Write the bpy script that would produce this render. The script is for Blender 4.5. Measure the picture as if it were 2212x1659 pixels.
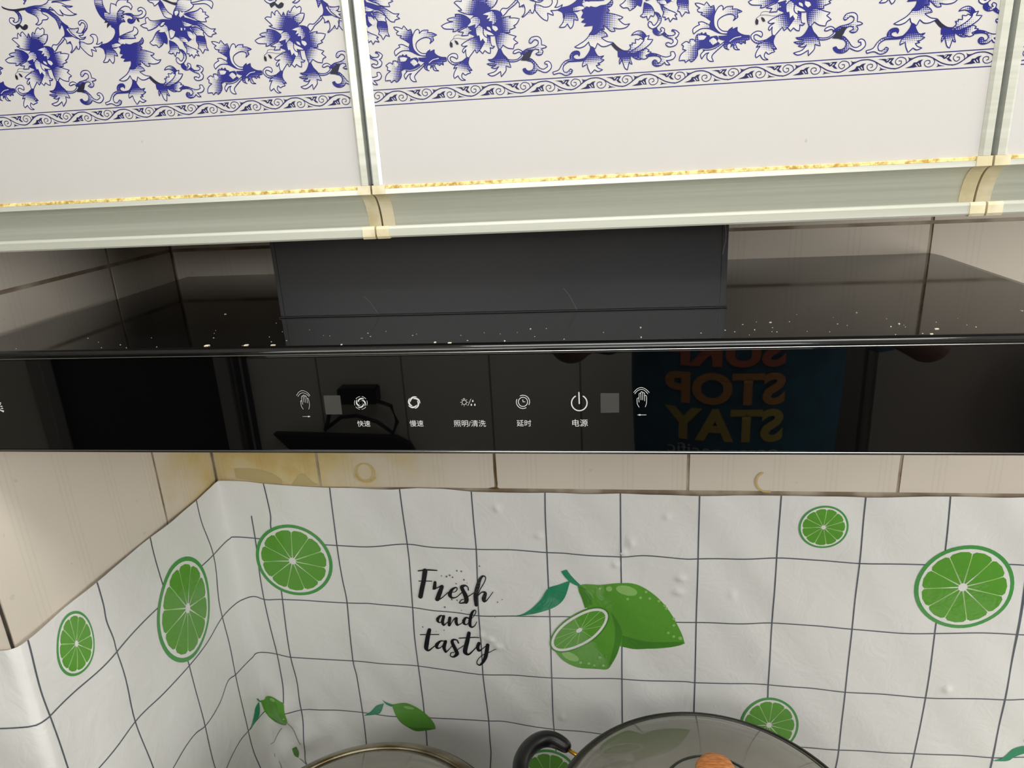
import bpy, bmesh, math, random
from mathutils import Vector, Matrix
from mathutils.geometry import tessellate_polygon

for o in list(bpy.data.objects): bpy.data.objects.remove(o)
SC = bpy.context.scene
COL = SC.collection
R = math.radians

# ------------------------------------------------------------------ camera, world, light, exposure
# World: X right along the back wall, Y into the back wall (tile face at Y=0), Z up (hood top plate at Z=0), metres.
cd = bpy.data.cameras.new('camera'); cam = bpy.data.objects.new('camera', cd); COL.objects.link(cam)
def cam_axes(p, y, r):
    f0 = Vector((math.sin(y), math.cos(y), 0)); r0 = Vector((math.cos(y), -math.sin(y), 0)); u0 = Vector((0, 0, 1))
    f = f0*math.cos(p) - u0*math.sin(p); u = f0*math.sin(p) + u0*math.cos(p)
    return r0*math.cos(r) + u*math.sin(r), -r0*math.sin(r) + u*math.cos(r), f
_r, _u, _f = cam_axes(0.317773, -0.142594, -0.054367)
_m = Matrix((( _r.x, _u.x, -_f.x, 0.5478), (_r.y, _u.y, -_f.y, -0.8508), (_r.z, _u.z, -_f.z, 0.1343), (0, 0, 0, 1)))
cam.matrix_world = _m
cd.sensor_fit = 'HORIZONTAL'; cd.sensor_width = 36.0; cd.lens = 36.0*1547.82/2212
cd.clip_start = 0.005
SC.camera = cam

W = bpy.data.worlds.new('world'); SC.world = W; W.use_nodes = True
W.node_tree.nodes['Background'].inputs[0].default_value = (0.9, 0.95, 1, 1)
W.node_tree.nodes['Background'].inputs[1].default_value = 0.02

def area(name, loc, rot, sx, sy, power, col):
    l = bpy.data.lights.new(name, 'AREA'); l.shape = 'RECTANGLE'; l.size = sx; l.size_y = sy; l.energy = power; l.color = col
    o = bpy.data.objects.new(name, l); COL.objects.link(o); o.location = loc; o.rotation_euler = rot; return o
CEIL = 0.86; FLOOR = -1.62; RX_ = 2.30; BY_ = -1.76
LAMP = area('ceiling_lamp_light', (0.72, -0.74, CEIL-0.05), (0, 0, 0), 0.90, 0.30, 7.2, (1.0, 0.985, 0.955))
FILL_END = area('end_fill_light', (RX_-0.035, -1.05, -0.1), (0, R(90), 0), 1.0, 1.05, 22.0, (1.0, 0.98, 0.96))  # added fill light from the right end; no window is known there
FILL_REAR = area('rear_fill_light', (0.32, BY_+0.03, 0.50), (R(90), 0, 0), 1.5, 0.46, 12.5, (1.0, 0.985, 0.96))  # added fill light high on the rear wall, lifts the splashback under the hood

SC.view_settings.view_transform = 'Standard'; SC.view_settings.look = 'None'
SC.view_settings.gamma = 1.0; SC.view_settings.use_curve_mapping = False
SC.view_settings.exposure = -0.16
SC.cycles.use_denoising = True
SC.cycles.max_bounces = 10; SC.cycles.diffuse_bounces = 6; SC.cycles.glossy_bounces = 5; SC.cycles.transmission_bounces = 8
SC.cycles.caustics_refractive = False; SC.cycles.caustics_reflective = False
SC.cycles.sample_clamp_indirect = 6.0

# ------------------------------------------------------------------ helpers
def lin(c):
    return tuple(((v/255)/12.92 if v/255 <= 0.04045 else ((v/255+0.055)/1.055)**2.4) for v in c) + (1,)
class NT:
    def __init__(s, m): s.t = m.node_tree; s.n = s.t.nodes; s.b = s.n['Principled BSDF']
    def new(s, ty, **kw):
        n = s.n.new(ty)
        for k, v in kw.items(): setattr(n, k, v)
        return n
    def link(s, a, b): s.t.links.new(a, b)
    def math(s, op, a, b=None, c=None, clamp=False):
        n = s.new('ShaderNodeMath', operation=op); n.use_clamp = clamp
        for i, v in enumerate((a, b, c)):
            if v is None: continue
            if isinstance(v, (int, float)): n.inputs[i].default_value = v
            else: s.link(v, n.inputs[i])
        return n.outputs[0]
    def mix(s, fac, a, b):
        n = s.new('ShaderNodeMix', data_type='RGBA')
        for sock, v in ((n.inputs[0], fac), (n.inputs[6], a), (n.inputs[7], b)):
            if isinstance(v, (int, float, tuple)): sock.default_value = v
            else: s.link(v, sock)
        return n.outputs[2]
    def ramp(s, fac, lo, hi):
        n = s.new('ShaderNodeMapRange'); n.interpolation_type = 'SMOOTHSTEP'
        s.link(fac, n.inputs[0]); n.inputs[1].default_value = lo; n.inputs[2].default_value = hi; return n.outputs[0]
    def noise(s, scale, detail=2, rough=0.5, vec=None, dist=0):
        n = s.new('ShaderNodeTexNoise'); n.inputs['Scale'].default_value = scale; n.inputs['Detail'].default_value = detail
        n.inputs['Roughness'].default_value = rough; n.inputs['Distortion'].default_value = dist
        s.link(vec if vec is not None else s.pos(), n.inputs['Vector']); return n.outputs['Fac']
    def pos(s):
        return s.new('ShaderNodeNewGeometry').outputs['Position']
    def xyz(s, v=None):
        n = s.new('ShaderNodeSeparateXYZ'); s.link(v if v is not None else s.pos(), n.inputs[0]); return n.outputs
    def bump(s, h, strength=0.3, dist=0.002):
        n = s.new('ShaderNodeBump'); n.inputs['Strength'].default_value = strength; n.inputs['Distance'].default_value = dist
        s.link(h, n.inputs['Height']); s.link(n.outputs[0], s.b.inputs['Normal'])
def mat(name, col, rough=0.5, metal=0.0, ior=None, coat=0.0, coatr=0.03, spec=None):
    m = bpy.data.materials.new(name); m.use_nodes = True; b = m.node_tree.nodes['Principled BSDF']
    b.inputs['Base Color'].default_value = lin(col) if max(col) > 1 else tuple(col)+(1,)
    b.inputs['Roughness'].default_value = rough; b.inputs['Metallic'].default_value = metal
    if ior: b.inputs['IOR'].default_value = ior
    if coat: b.inputs['Coat Weight'].default_value = coat; b.inputs['Coat Roughness'].default_value = coatr
    if spec is not None: b.inputs['Specular IOR Level'].default_value = spec
    return m
def vary(m, a, b, scale, lo=0.35, hi=0.65, detail=3):
    t = NT(m); t.link(t.mix(t.ramp(t.noise(scale, detail), lo, hi), lin(a), lin(b)), t.b.inputs['Base Color']); return m

def obj(name, me, parent=None, m=None, smooth=False):
    if isinstance(me, bmesh.types.BMesh):
        d = bpy.data.meshes.new(name); me.to_mesh(d); me.free(); me = d
    o = bpy.data.objects.new(name, me); COL.objects.link(o)
    if m and not me.materials: me.materials.append(m)
    if smooth:
        for p in me.polygons: p.use_smooth = True
    if parent: o.parent = parent
    return o
def tag(o, label=None, cat=None, group=None, kind=None):
    for k, v in (('label', label), ('category', cat), ('group', group), ('kind', kind)):
        if v: o[k] = v
    return o
def empty(name, loc=(0, 0, 0)):
    o = bpy.data.objects.new(name, None); COL.objects.link(o); o.location = loc; o.empty_display_size = 0.05; return o
def loc_parent(o, p):
    "parent a world-space mesh under an empty that is not at the origin"
    o.parent = p; o.location = -Vector(p.location); return o
def bx(bm, x0, x1, y0, y1, z0, z1, bev=0.0, seg=1):
    vs = [bm.verts.new((x, y, z)) for x in (x0, x1) for y in (y0, y1) for z in (z0, z1)]
    fs = [bm.faces.new([vs[i] for i in f]) for f in ((0,1,3,2),(4,6,7,5),(0,4,5,1),(2,3,7,6),(0,2,6,4),(1,5,7,3))]
    if bev:
        es = list({e for f in fs for e in f.edges})
        bmesh.ops.bevel(bm, geom=es, offset=bev, segments=seg, affect='EDGES', clamp_overlap=True)
    bmesh.ops.recalc_face_normals(bm, faces=bm.faces[:])
def boxo(name, x0, x1, y0, y1, z0, z1, parent=None, m=None, bev=0.0, seg=1):
    bm = bmesh.new(); bx(bm, x0, x1, y0, y1, z0, z1, bev, seg); return obj(name, bm, parent, m)
def extrude_profile(bm, prof, x0, x1, cap=True):
    "closed (y,z) profile swept along X"
    a = [bm.verts.new((x0, y, z)) for y, z in prof]; b = [bm.verts.new((x1, y, z)) for y, z in prof]
    n = len(prof)
    for i in range(n): bm.faces.new((a[i], a[(i+1) % n], b[(i+1) % n], b[i]))
    if cap: bm.faces.new(a[::-1]); bm.faces.new(b)
    bmesh.ops.recalc_face_normals(bm, faces=bm.faces[:])
def lathe(bm, prof, cx, cy, n=64, close=False):
    rings = []
    for r, z in prof:
        rings.append([bm.verts.new((cx, cy, z))] if r < 1e-6 else [bm.verts.new((cx+r*math.cos(2*math.pi*i/n), cy+r*math.sin(2*math.pi*i/n), z)) for i in range(n)])
    prs = list(zip(rings, rings[1:])) + ([(rings[-1], rings[0])] if close else [])
    for a, b in prs:
        for i in range(n):
            j = (i+1) % n
            if len(a) == 1 and len(b) == 1: continue
            if len(a) == 1: bm.faces.new((a[0], b[j], b[i]))
            elif len(b) == 1: bm.faces.new((a[i], a[j], b[0]))
            else: bm.faces.new((a[i], a[j], b[j], b[i]))
    bmesh.ops.recalc_face_normals(bm, faces=bm.faces[:])
def tube(bm, pts, rad, n=10, caps=True):
    pts = [Vector(p) for p in pts]; rads = rad if isinstance(rad, (list, tuple)) else [rad]*len(pts)
    rings = []; ref = Vector((0, 0, 1))
    for i, p in enumerate(pts):
        t = (pts[min(i+1, len(pts)-1)] - pts[max(i-1, 0)]).normalized()
        a = t.cross(ref)
        if a.length < 1e-3: a = t.cross(Vector((1, 0, 0)))
        a.normalize(); b = t.cross(a).normalized()
        rings.append([bm.verts.new(p + (a*math.cos(2*math.pi*k/n) + b*math.sin(2*math.pi*k/n))*rads[i]) for k in range(n)])
    for r0, r1 in zip(rings, rings[1:]):
        for k in range(n): bm.faces.new((r0[k], r0[(k+1) % n], r1[(k+1) % n], r1[k]))
    if caps: bm.faces.new(rings[0][::-1]); bm.faces.new(rings[-1])
    bmesh.ops.recalc_face_normals(bm, faces=bm.faces[:])
def pts_of(s, k=1e-4): return [tuple(float(v)*k for v in p.split(',')) for p in s.split()]

def smooth_path(pts, closed, sub=4, corner=62):
    "Catmull-Rom through the points, kept sharp where the path turns by more than the corner angle"
    n = len(pts); P = [Vector(p[:2]) for p in pts]
    def turn(i):
        if not closed and (i == 0 or i == n-1): return 180
        a = P[i]-P[i-1]; b = P[(i+1) % n]-P[i]
        if a.length < 1e-9 or b.length < 1e-9: return 180
        return math.degrees(a.angle(b))
    sharp = [turn(i) > corner for i in range(n)]
    out = []
    for i in range(n if closed else n-1):
        j = (i+1) % n; p1, p2 = P[i], P[j]
        m1 = (P[j]-P[i-1])*0.5 if not sharp[i] else (p2-p1)
        m2 = (P[(i+2) % n]-P[i])*0.5 if not sharp[j] else (p2-p1)
        L = (p2-p1).length
        if m1.length > 1.3*L: m1 = m1.normalized()*1.3*L
        if m2.length > 1.3*L: m2 = m2.normalized()*1.3*L
        for k in range(sub):
            t = k/sub; t2 = t*t; t3 = t2*t
            q = p1*(2*t3-3*t2+1) + m1*(t3-2*t2+t) + p2*(-2*t3+3*t2) + m2*(t3-t2)
            out.append((q.x, q.y, i+t))
    if not closed: out.append((P[-1].x, P[-1].y, n-1))
    return out
def interp(vals, t):
    i = min(int(t), len(vals)-1); j = min(i+1, len(vals)-1); return vals[i] + (vals[j]-vals[i])*(t-i)

class Flat:
    "collects flat printed shapes in a 2D surface coordinate; each vertex keeps (u,v,layer,ink,dark)"
    def __init__(s): s.v = []; s.f = []
    def add(s, pts, tris, layer, ink, dark):
        o = len(s.v)
        for p in pts: s.v.append((p[0], p[1], layer, ink(p) if callable(ink) else ink, dark))
        for t in tris: s.f.append(tuple(o+i for i in t))
    def poly(s, pts, layer, ink=1.0, dark=0.0, sm=True, sub=4):
        p = [q[:2] for q in smooth_path(pts, True, sub)] if sm else [q[:2] for q in pts]
        s.add(p, tessellate_polygon([[Vector((a, b, 0)) for a, b in p]]), layer, ink, dark); return p
    def ribbon(s, pts, w, layer, ink=1.0, dark=0.0, closed=False, round_end=True):
        n = len(pts); ws = w if isinstance(w, (list, tuple)) else [w]*n
        L = []; Rr = []
        for i in range(n):
            a = Vector(pts[i-1][:2]) if (closed or i > 0) else Vector(pts[i][:2])
            b = Vector(pts[(i+1) % n][:2]) if (closed or i < n-1) else Vector(pts[i][:2])
            d = b-a
            if d.length < 1e-12: d = Vector((1, 0))
            d.normalize(); nn = Vector((-d.y, d.x))*ws[i]*0.5
            L.append((pts[i][0]+nn.x, pts[i][1]+nn.y)); Rr.append((pts[i][0]-nn.x, pts[i][1]-nn.y))
        P = L+Rr; T = []
        for i in range(n if closed else n-1):
            j = (i+1) % n; T += [(i, j, n+j), (i, n+j, n+i)]
        o = len(s.v); s.add(P, T, layer, ink, dark)
        for i in range(n):   # slight cross tilt, so a line folding over itself never lies in one plane twice
            q = s.v[o+i]; s.v[o+i] = (q[0], q[1], q[2]+0.35*(0.5+0.5*math.sin(1.7*i)), q[3], q[4])
            q = s.v[o+n+i]; s.v[o+n+i] = (q[0], q[1], q[2]-0.10*(0.5+0.5*math.cos(2.3*i)), q[3], q[4])
        if round_end and not closed:
            for i in (0, n-1):
                r = ws[i]*0.5; c = [(pts[i][0]+r*math.cos(k*math.pi/4), pts[i][1]+r*math.sin(k*math.pi/4)) for k in range(8)]
                s.add(c, [(0, k, k+1) for k in range(1, 7)], layer-0.25, ink, dark)
    def build(s, name, fn, parent, m, clip=None, maxedge=None):
        bm = bmesh.new(); uvs = {}
        la = bm.verts.layers.float.new('ink'); ld = bm.verts.layers.float.new('dark'); ll = bm.verts.layers.float.new('lay')
        vs = []
        for u, v, lay, ink, dark in s.v:
            q = bm.verts.new((u, 0, v)); q[la] = ink; q[ld] = dark; q[ll] = lay; vs.append(q)
        for f in s.f:
            try: bm.faces.new([vs[i] for i in f])
            except ValueError: pass
        if clip:
            for x, sg in ((clip[0], -1), (clip[1], 1)):
                bmesh.ops.bisect_plane(bm, geom=bm.verts[:]+bm.edges[:]+bm.faces[:], plane_co=(x, 0, 0), plane_no=(sg, 0, 0), clear_outer=True)
        if maxedge:
            for _ in range(6):
                es = [e for e in bm.edges if e.calc_length() > maxedge]
                if not es: break
                bmesh.ops.subdivide_edges(bm, edges=es, cuts=1, use_grid_fill=False)
                bmesh.ops.triangulate(bm, faces=[f for f in bm.faces if len(f.verts) > 3])
        for v in bm.verts:
            v.co = fn(v.co.x, v.co.z, v[ll])
        return obj(name, bm, parent, m)

# ------------------------------------------------------------------ traced print outlines, in tenths of a millimetre on their own surface
FLORAL=['d|1368,2449 1378,2441 1413,2428 1459,2422 1507,2424 1546,2426 1542,2411 1497,2409 1483,2405 1460,2404 1449,2410 1410,2418 1375,2431 1365,2442',
'f 1570,2421,1.4 1743,2419,0.15|1539,2421 1572,2427 1621,2431 1668,2430 1709,2442 1733,2459 1889,2447 1830,2446 1762,2449 1744,2442 1782,2442 1820,2432 1847,2417 1895,2408 1866,2405 1816,2419 1836,2410 1861,2388 1889,2365 1913,2359 1868,2354 1823,2362 1805,2377 1794,2395 1799,2380 1811,2356 1776,2366 1752,2393 1727,2416 1715,2406 1746,2394 1707,2402 1663,2412',
'f 1562,2414,1.4 1662,2353,0|1536,2414 1551,2397 1584,2382 1611,2365 1618,2343 1607,2326 1589,2319 1612,2313 1639,2326 1649,2341 1681,2342 1696,2351 1687,2364 1660,2379 1657,2390 1644,2401 1601,2417',
'f 1661,2407,1.2 1774,2301,0.9|1655,2408 1698,2402 1733,2382 1767,2354 1789,2321 1820,2293 1800,2279 1789,2295 1782,2306 1761,2276 1757,2308 1747,2339 1727,2359 1693,2385 1658,2395',
'f 1890,2188,0.5 1982,2143,0.1|1914,2185 1943,2172 1974,2173 1991,2187 1993,2208 1975,2222 1995,2229 2019,2222 2026,2201 2020,2180 2007,2165 2030,2166 2057,2178 2044,2160 2019,2149 1981,2149 1994,2137 1999,2121 1982,2128 1962,2137 1965,2110 1960,2092 1940,2101 1922,2116 1909,2130 1888,2158 1884,2189',
'f 1783,2274,1.5 1894,2157,0.45|1783,2321 1799,2310 1828,2290 1808,2273 1831,2240 1863,2217 1892,2207 1890,2178 1874,2143 1863,2146 1858,2165 1845,2150 1813,2126 1803,2126 1821,2146 1825,2172 1819,2196 1801,2187 1790,2183 1792,2201 1783,2217 1777,2228 1768,2218 1789,2238 1794,2269',
'f 1775,2222,0.5 1680,2155,0.2|1774,2228 1783,2217 1762,2198 1724,2174 1705,2154 1685,2139 1671,2169 1688,2184 1716,2182 1748,2204',
'f 1832,2281,0.7 1925,2217,0|1819,2290 1840,2276 1871,2271 1903,2274 1891,2254 1878,2250 1900,2241 1932,2241 1922,2229 1891,2228 1912,2211 1945,2217 1922,2203 1892,2207 1865,2227 1840,2250',
'f 1926,2243,1.1 1935,2315,0.1|1916,2289 1910,2302 1916,2312 1934,2319 1954,2315 1969,2298 1970,2280 1960,2262 1932,2241 1920,2244 1946,2269 1957,2289 1948,2302 1933,2306 1924,2296',
'f 1476,2405,1.1 1415,2352,0.1|1460,2404 1482,2402 1495,2383 1496,2362 1483,2340 1458,2323 1432,2323 1410,2335 1399,2351 1408,2369 1427,2370 1441,2364 1434,2349 1426,2354 1429,2344 1447,2340 1466,2349 1475,2369 1472,2390',
'd|1432,2323 1468,2333 1477,2322 1490,2311 1513,2325 1530,2316 1522,2298 1497,2289 1477,2298 1468,2312 1440,2296 1432,2312',
'f 1551,2190,1.6 1437,2240,-0.05|1573,2152 1516,2158 1464,2167 1429,2180 1406,2192 1432,2191 1417,2208 1385,2239 1403,2246 1431,2241 1434,2262 1441,2275 1459,2250 1462,2271 1478,2280 1491,2261 1505,2241 1519,2267 1530,2240 1570,2200',
'f 1578,2204,1.3 1612,2281,-0.05|1542,2212 1537,2239 1547,2265 1556,2272 1565,2258 1582,2283 1602,2298 1614,2284 1635,2293 1644,2279 1633,2251 1661,2249 1656,2231 1644,2211 1616,2192 1596,2177 1566,2184',
'f 1589,2209,0.9 1653,2244,0.1|1579,2231 1608,2242 1633,2251 1661,2249 1652,2226 1636,2203 1612,2189 1596,2198',
'f 1469,2132,1.5 1317,2112,-0.05|1485,2128 1470,2143 1446,2160 1416,2170 1387,2172 1389,2156 1356,2153 1334,2146 1347,2135 1372,2130 1328,2125 1294,2111 1312,2094 1343,2089 1372,2087 1364,2072 1381,2073 1414,2087 1451,2101',
'f 1666,2084,1.3 1761,2102,-0.05|1671,2124 1693,2133 1736,2136 1723,2126 1758,2124 1788,2117 1771,2091 1749,2079 1763,2070 1723,2057 1726,2043 1694,2042 1664,2050 1654,2085',
'f 1644,2027,1.1 1733,1976,-0.05|1634,2036 1657,2051 1697,2041 1732,2028 1764,2017 1744,2003 1773,1979 1751,1970 1742,1946 1708,1953 1678,1972 1659,1951 1649,1949 1637,1990',
'f 1543,2015,1.4 1441,1956,-0.1|1518,2038 1474,2022 1436,2006 1412,1991 1426,1982 1453,1985 1425,1968 1417,1952 1425,1943 1441,1964 1438,1945 1443,1915 1454,1909 1474,1932 1498,1958 1508,1936 1534,1959 1557,1993 1567,2019 1551,2042',
'f 1584,2023,1 1555,1943,-0.05|1561,1998 1544,1972 1528,1951 1546,1931 1561,1949 1579,1934 1595,1930 1597,1952 1594,1963 1612,1959 1625,1969 1607,1973 1600,1995 1599,2028 1575,2035',
'b|1498,2152 1526,2182 1531,2218 1571,2224 1613,2192 1596,2177 1640,2174 1680,2156 1677,2097 1668,2044 1645,2029 1594,2033 1554,2030 1514,2027 1492,2042 1464,2057 1453,2085 1443,2096 1473,2132',
'b|1583,2175 1613,2181 1642,2179 1665,2170 1675,2151 1676,2129 1658,2098 1622,2085 1602,2107 1586,2143 1565,2158',
'n 1647,2152,1 1585,2140,0.05|1562,2158 1590,2167 1621,2173 1637,2150 1646,2126 1642,2110 1618,2096 1618,2117 1596,2118 1607,2136 1583,2130 1598,2150',
'n 1546,2137,0.9 1462,2094,0|1481,2137 1513,2148 1536,2136 1543,2114 1524,2096 1508,2084 1511,2105 1483,2099 1455,2093 1482,2118',
'f 1485,2083,0.8 1408,2066,0.05|1396,2070 1440,2087 1463,2096 1477,2079 1494,2070 1465,2058 1461,2045 1418,2045 1434,2065',
'n 1538,2088,0.6 1549,2014,-0.05|1534,2097 1553,2082 1557,2063 1561,2041 1580,2018 1573,1992 1558,2009 1555,2020 1537,2005 1534,2027 1531,2040 1518,2038 1514,2060 1517,2082',
'f 1561,2078,0.5 1606,2032,0|1562,2079 1583,2064 1611,2049 1632,2031 1594,2034 1580,2040 1584,2021 1565,2033 1557,2052',
'n 1580,2088,0.4 1608,2059,0.1|1581,2088 1601,2079 1608,2060 1586,2072',
'n 1616,2091,0.4 1643,2057,0.1|1617,2091 1643,2082 1652,2065 1636,2055 1618,2072',
's 0.208861|1419,2047 1391,2052 1372,2045 1365,2032 1344,2017',
's 0.208861|1365,2032 1398,2032 1429,2025 1461,2023 1484,2035',
'd|1344,2017 1357,2005 1357,1983 1344,1981 1339,1998',
'd|1372,2023 1389,2014 1398,1997 1384,1995 1375,2009',
'f 1433,1896,1.4 1393,1815,-0.1|1443,1915 1458,1911 1450,1884 1456,1859 1473,1836 1453,1837 1443,1848 1462,1822 1444,1818 1426,1811 1410,1825 1402,1809 1407,1792 1427,1780 1401,1781 1385,1796 1379,1810 1355,1795 1350,1812 1361,1839 1377,1861 1352,1854 1367,1872 1391,1885 1418,1897',
'f 1380,1882,0.7 1363,1938,0.1|1439,1912 1418,1897 1389,1890 1362,1889 1340,1902 1335,1919 1344,1926 1359,1923 1379,1910 1385,1921 1380,1938 1359,1945 1338,1940 1320,1925 1321,1906 1336,1888 1358,1876 1386,1880',
'f 1647,1921,1.5 1655,1808,-0.1|1649,1949 1662,1951 1676,1920 1699,1894 1711,1868 1722,1838 1689,1848 1688,1820 1656,1786 1655,1819 1620,1799 1593,1795 1570,1808 1591,1812 1620,1821 1644,1848 1621,1838 1594,1845 1619,1852 1628,1862 1597,1856 1568,1869 1594,1870 1617,1869 1625,1876 1597,1881 1578,1893 1604,1894 1624,1907 1639,1928',
'f 1702,1882,0.8 1771,1935,0|1673,1920 1686,1897 1709,1885 1740,1880 1767,1884 1792,1902 1789,1918 1775,1925 1751,1918 1738,1922 1748,1935 1773,1941 1795,1929 1806,1909 1795,1891 1765,1874 1731,1870 1701,1880',
'f 1825,1908,1.1 1909,1984,0.2|1843,1986 1853,2001 1874,2008 1900,2006 1917,1989 1919,1957 1937,1953 1951,1944 1940,1939 1916,1935 1928,1918 1918,1902 1897,1898 1880,1907 1902,1917 1899,1931 1878,1935 1858,1922 1844,1893 1827,1900 1785,1913 1797,1923 1824,1938 1858,1944 1882,1951 1898,1963 1899,1979 1888,1988 1876,1989 1864,1979 1852,1971 1843,1975',
'f 1825,1834,1.3 1938,1833,0|1823,1875 1848,1882 1879,1853 1901,1824 1927,1814 1953,1827 1950,1843 1938,1844 1934,1852 1951,1860 1971,1848 1977,1822 1955,1799 1929,1795 1888,1814 1874,1798 1849,1789 1821,1793 1802,1808 1796,1822 1811,1827 1823,1812 1841,1809 1860,1818 1867,1843 1852,1863 1831,1869',
'd|1801,1915 1821,1916 1838,1932 1860,1930 1842,1885 1846,1874 1828,1870 1784,1875 1803,1896',
'f 2087,2369,1.4 2108,2430,0.3|2063,2434 2060,2409 2066,2373 2082,2336 2104,2312 2125,2297 2139,2327 2133,2356 2122,2384 2116,2410 2118,2430',
'f 2173,2268,1.3 2193,2374,0.1|2115,2357 2136,2353 2154,2341 2162,2371 2177,2406 2205,2396 2212,2386 2216,2403 2242,2421 2308,2416 2293,2405 2315,2396 2326,2375 2312,2356 2301,2374 2275,2381 2249,2375 2223,2357 2207,2327 2199,2297 2185,2262 2155,2270 2134,2284 2118,2308 2109,2334',
'd|2099,2292 2112,2306 2131,2297 2124,2292',
'd|2112,2257 2118,2282 2133,2292 2138,2276 2124,2267',
'f 2193,2272,1.5 2266,2343,0.4|2192,2267 2202,2323 2216,2352 2233,2359 2264,2349 2238,2341 2264,2334 2231,2326 2253,2316 2221,2309 2231,2300 2247,2302 2253,2288 2228,2288 2205,2271 2196,2246 2188,2200 2157,2202 2168,2233 2164,2254 2142,2268 2172,2263',
'f 2296,2315,1.3 2389,2347,-0.2|2261,2336 2283,2337 2310,2333 2325,2322 2358,2319 2385,2327 2394,2340 2383,2348 2364,2344 2361,2355 2372,2364 2390,2365 2409,2354 2417,2333 2403,2313 2379,2302 2348,2302 2336,2303 2319,2284 2296,2275 2276,2282 2273,2297 2287,2304 2301,2298 2311,2300 2313,2310 2298,2323 2278,2328',
'd|2339,2303 2354,2302 2358,2278 2344,2285',
'b|2172,2248 2197,2251 2188,2200 2178,2183 2215,2183 2225,2172 2185,2161 2188,2148 2146,2130 2102,2130 2057,2099 2052,2131 2019,2149 2047,2163 2093,2170 2137,2193 2162,2223',
'f 2191,2189,1.3 2327,2237,-0.1|2188,2200 2222,2211 2268,2223 2298,2231 2309,2254 2328,2242 2333,2224 2320,2207 2297,2200 2308,2184 2274,2184 2228,2187 2197,2184',
'f 2090,2133,1.2 2087,2044,-0.05|2068,2146 2115,2132 2136,2115 2145,2098 2150,2082 2123,2089 2121,2068 2113,2048 2101,2038 2090,2054 2084,2068 2067,2051 2044,2049 2032,2050 2053,2073 2063,2099',
'f 2250,2042,1.2 2247,1936,0|2241,2056 2238,2030 2221,1999 2191,1966 2154,1945 2123,1930 2153,1923 2186,1932 2211,1955 2220,1930 2251,1912 2265,1943 2291,1923 2323,1923 2364,1940 2328,1947 2306,1959 2287,1974 2329,1979 2315,1999 2288,2016 2308,2020 2296,2053',
'f 2245,2099,1.5 2443,2042,-0.1|2188,2148 2220,2154 2256,2146 2289,2154 2321,2157 2343,2171 2355,2184 2360,2165 2349,2148 2326,2139 2336,2128 2340,2122 2323,2113 2364,2102 2398,2090 2421,2080 2406,2071 2391,2072 2414,2049 2436,2037 2462,2041 2439,2021 2400,2016 2361,2024 2369,2015 2373,2005 2348,2006 2322,2029 2304,2043 2307,2017 2285,2018 2251,1994 2214,1996 2236,2021 2239,2048 2210,2047 2185,2046 2205,2063 2169,2071 2196,2090 2169,2097 2182,2122 2173,2136',
'n 2182,2177,0.4 2221,2156,0.05|2176,2178 2203,2184 2223,2177 2230,2166 2220,2151 2203,2157 2179,2164',
'n 2118,2147,0.8 2188,2150,0|2120,2153 2154,2161 2184,2156 2187,2145 2161,2139 2123,2137',
'f 2216,1897,1.5 2223,1794,-0.1|2223,1927 2240,1918 2252,1890 2272,1865 2304,1868 2281,1851 2305,1844 2279,1829 2263,1827 2280,1818 2254,1814 2269,1797 2295,1787 2267,1778 2245,1790 2220,1767 2205,1798 2199,1826 2170,1811 2172,1833 2186,1851 2174,1854 2199,1877 2217,1903',
'f 2164,1852,1.4 2006,1796,0|2204,1872 2178,1860 2143,1856 2122,1863 2113,1877 2125,1887 2144,1889 2151,1877 2155,1893 2145,1905 2123,1906 2105,1897 2094,1878 2096,1862 2065,1853 2041,1832 2021,1803 1983,1792 1989,1778 2029,1784 2064,1768 2098,1777 2109,1796 2095,1805 2075,1787 2056,1788 2048,1807 2056,1829 2083,1846 2115,1847 2163,1847 2187,1854',
'd|2346,1930 2364,1940 2390,1914 2423,1893 2456,1889 2437,1874 2401,1881 2374,1899',
'f 2542,1957,1.3 2491,1982,0.2|2471,1973 2487,1988 2514,1996 2537,1990 2557,1970 2565,1946 2548,1941 2531,1964 2509,1976 2491,1977',
'f 2436,1870,1.5 2440,1789,-0.1|2391,1892 2421,1885 2458,1883 2506,1875 2551,1883 2566,1866 2535,1835 2504,1835 2479,1850 2466,1861 2466,1834 2476,1807 2464,1813 2458,1827 2453,1803 2447,1776 2431,1788 2419,1821 2413,1837 2398,1811 2398,1838 2408,1854 2392,1855 2390,1874',
'f 2515,1871,1.2 2569,1849,0|2500,1875 2533,1884 2560,1891 2579,1881 2568,1874 2592,1870 2578,1860 2557,1851 2570,1839 2547,1832 2518,1842 2502,1854',
'f 2439,1884,1 2496,1933,0.1|2438,1879 2460,1894 2469,1906 2460,1920 2478,1919 2474,1930 2498,1926 2494,1950 2515,1946 2523,1954 2540,1945 2550,1936 2537,1905 2501,1880 2467,1866',
'f 2502,1885,0.7 2594,1954,0|2454,1876 2513,1907 2545,1937 2552,1957 2579,1966 2568,1943 2601,1941 2584,1918 2555,1896 2527,1884 2484,1871',
'f 2582,1854,1.4 2711,1846,-0.1|2568,1844 2585,1862 2621,1857 2655,1842 2684,1835 2710,1841 2708,1860 2708,1863 2727,1862 2738,1840 2725,1822 2699,1815 2681,1816 2706,1788 2682,1792 2672,1806 2654,1791 2624,1785 2602,1797 2599,1813 2611,1823 2625,1817 2628,1803 2645,1808 2651,1823 2639,1840 2612,1847 2581,1846',
'f 2623,2089,1.3 2623,2016,0.1|2609,2095 2632,2086 2648,2061 2646,2036 2629,2016 2615,2006 2596,2002 2576,2014 2571,2032 2577,2045 2591,2039 2600,2023 2612,2022 2628,2042 2630,2063 2618,2082',
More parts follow.
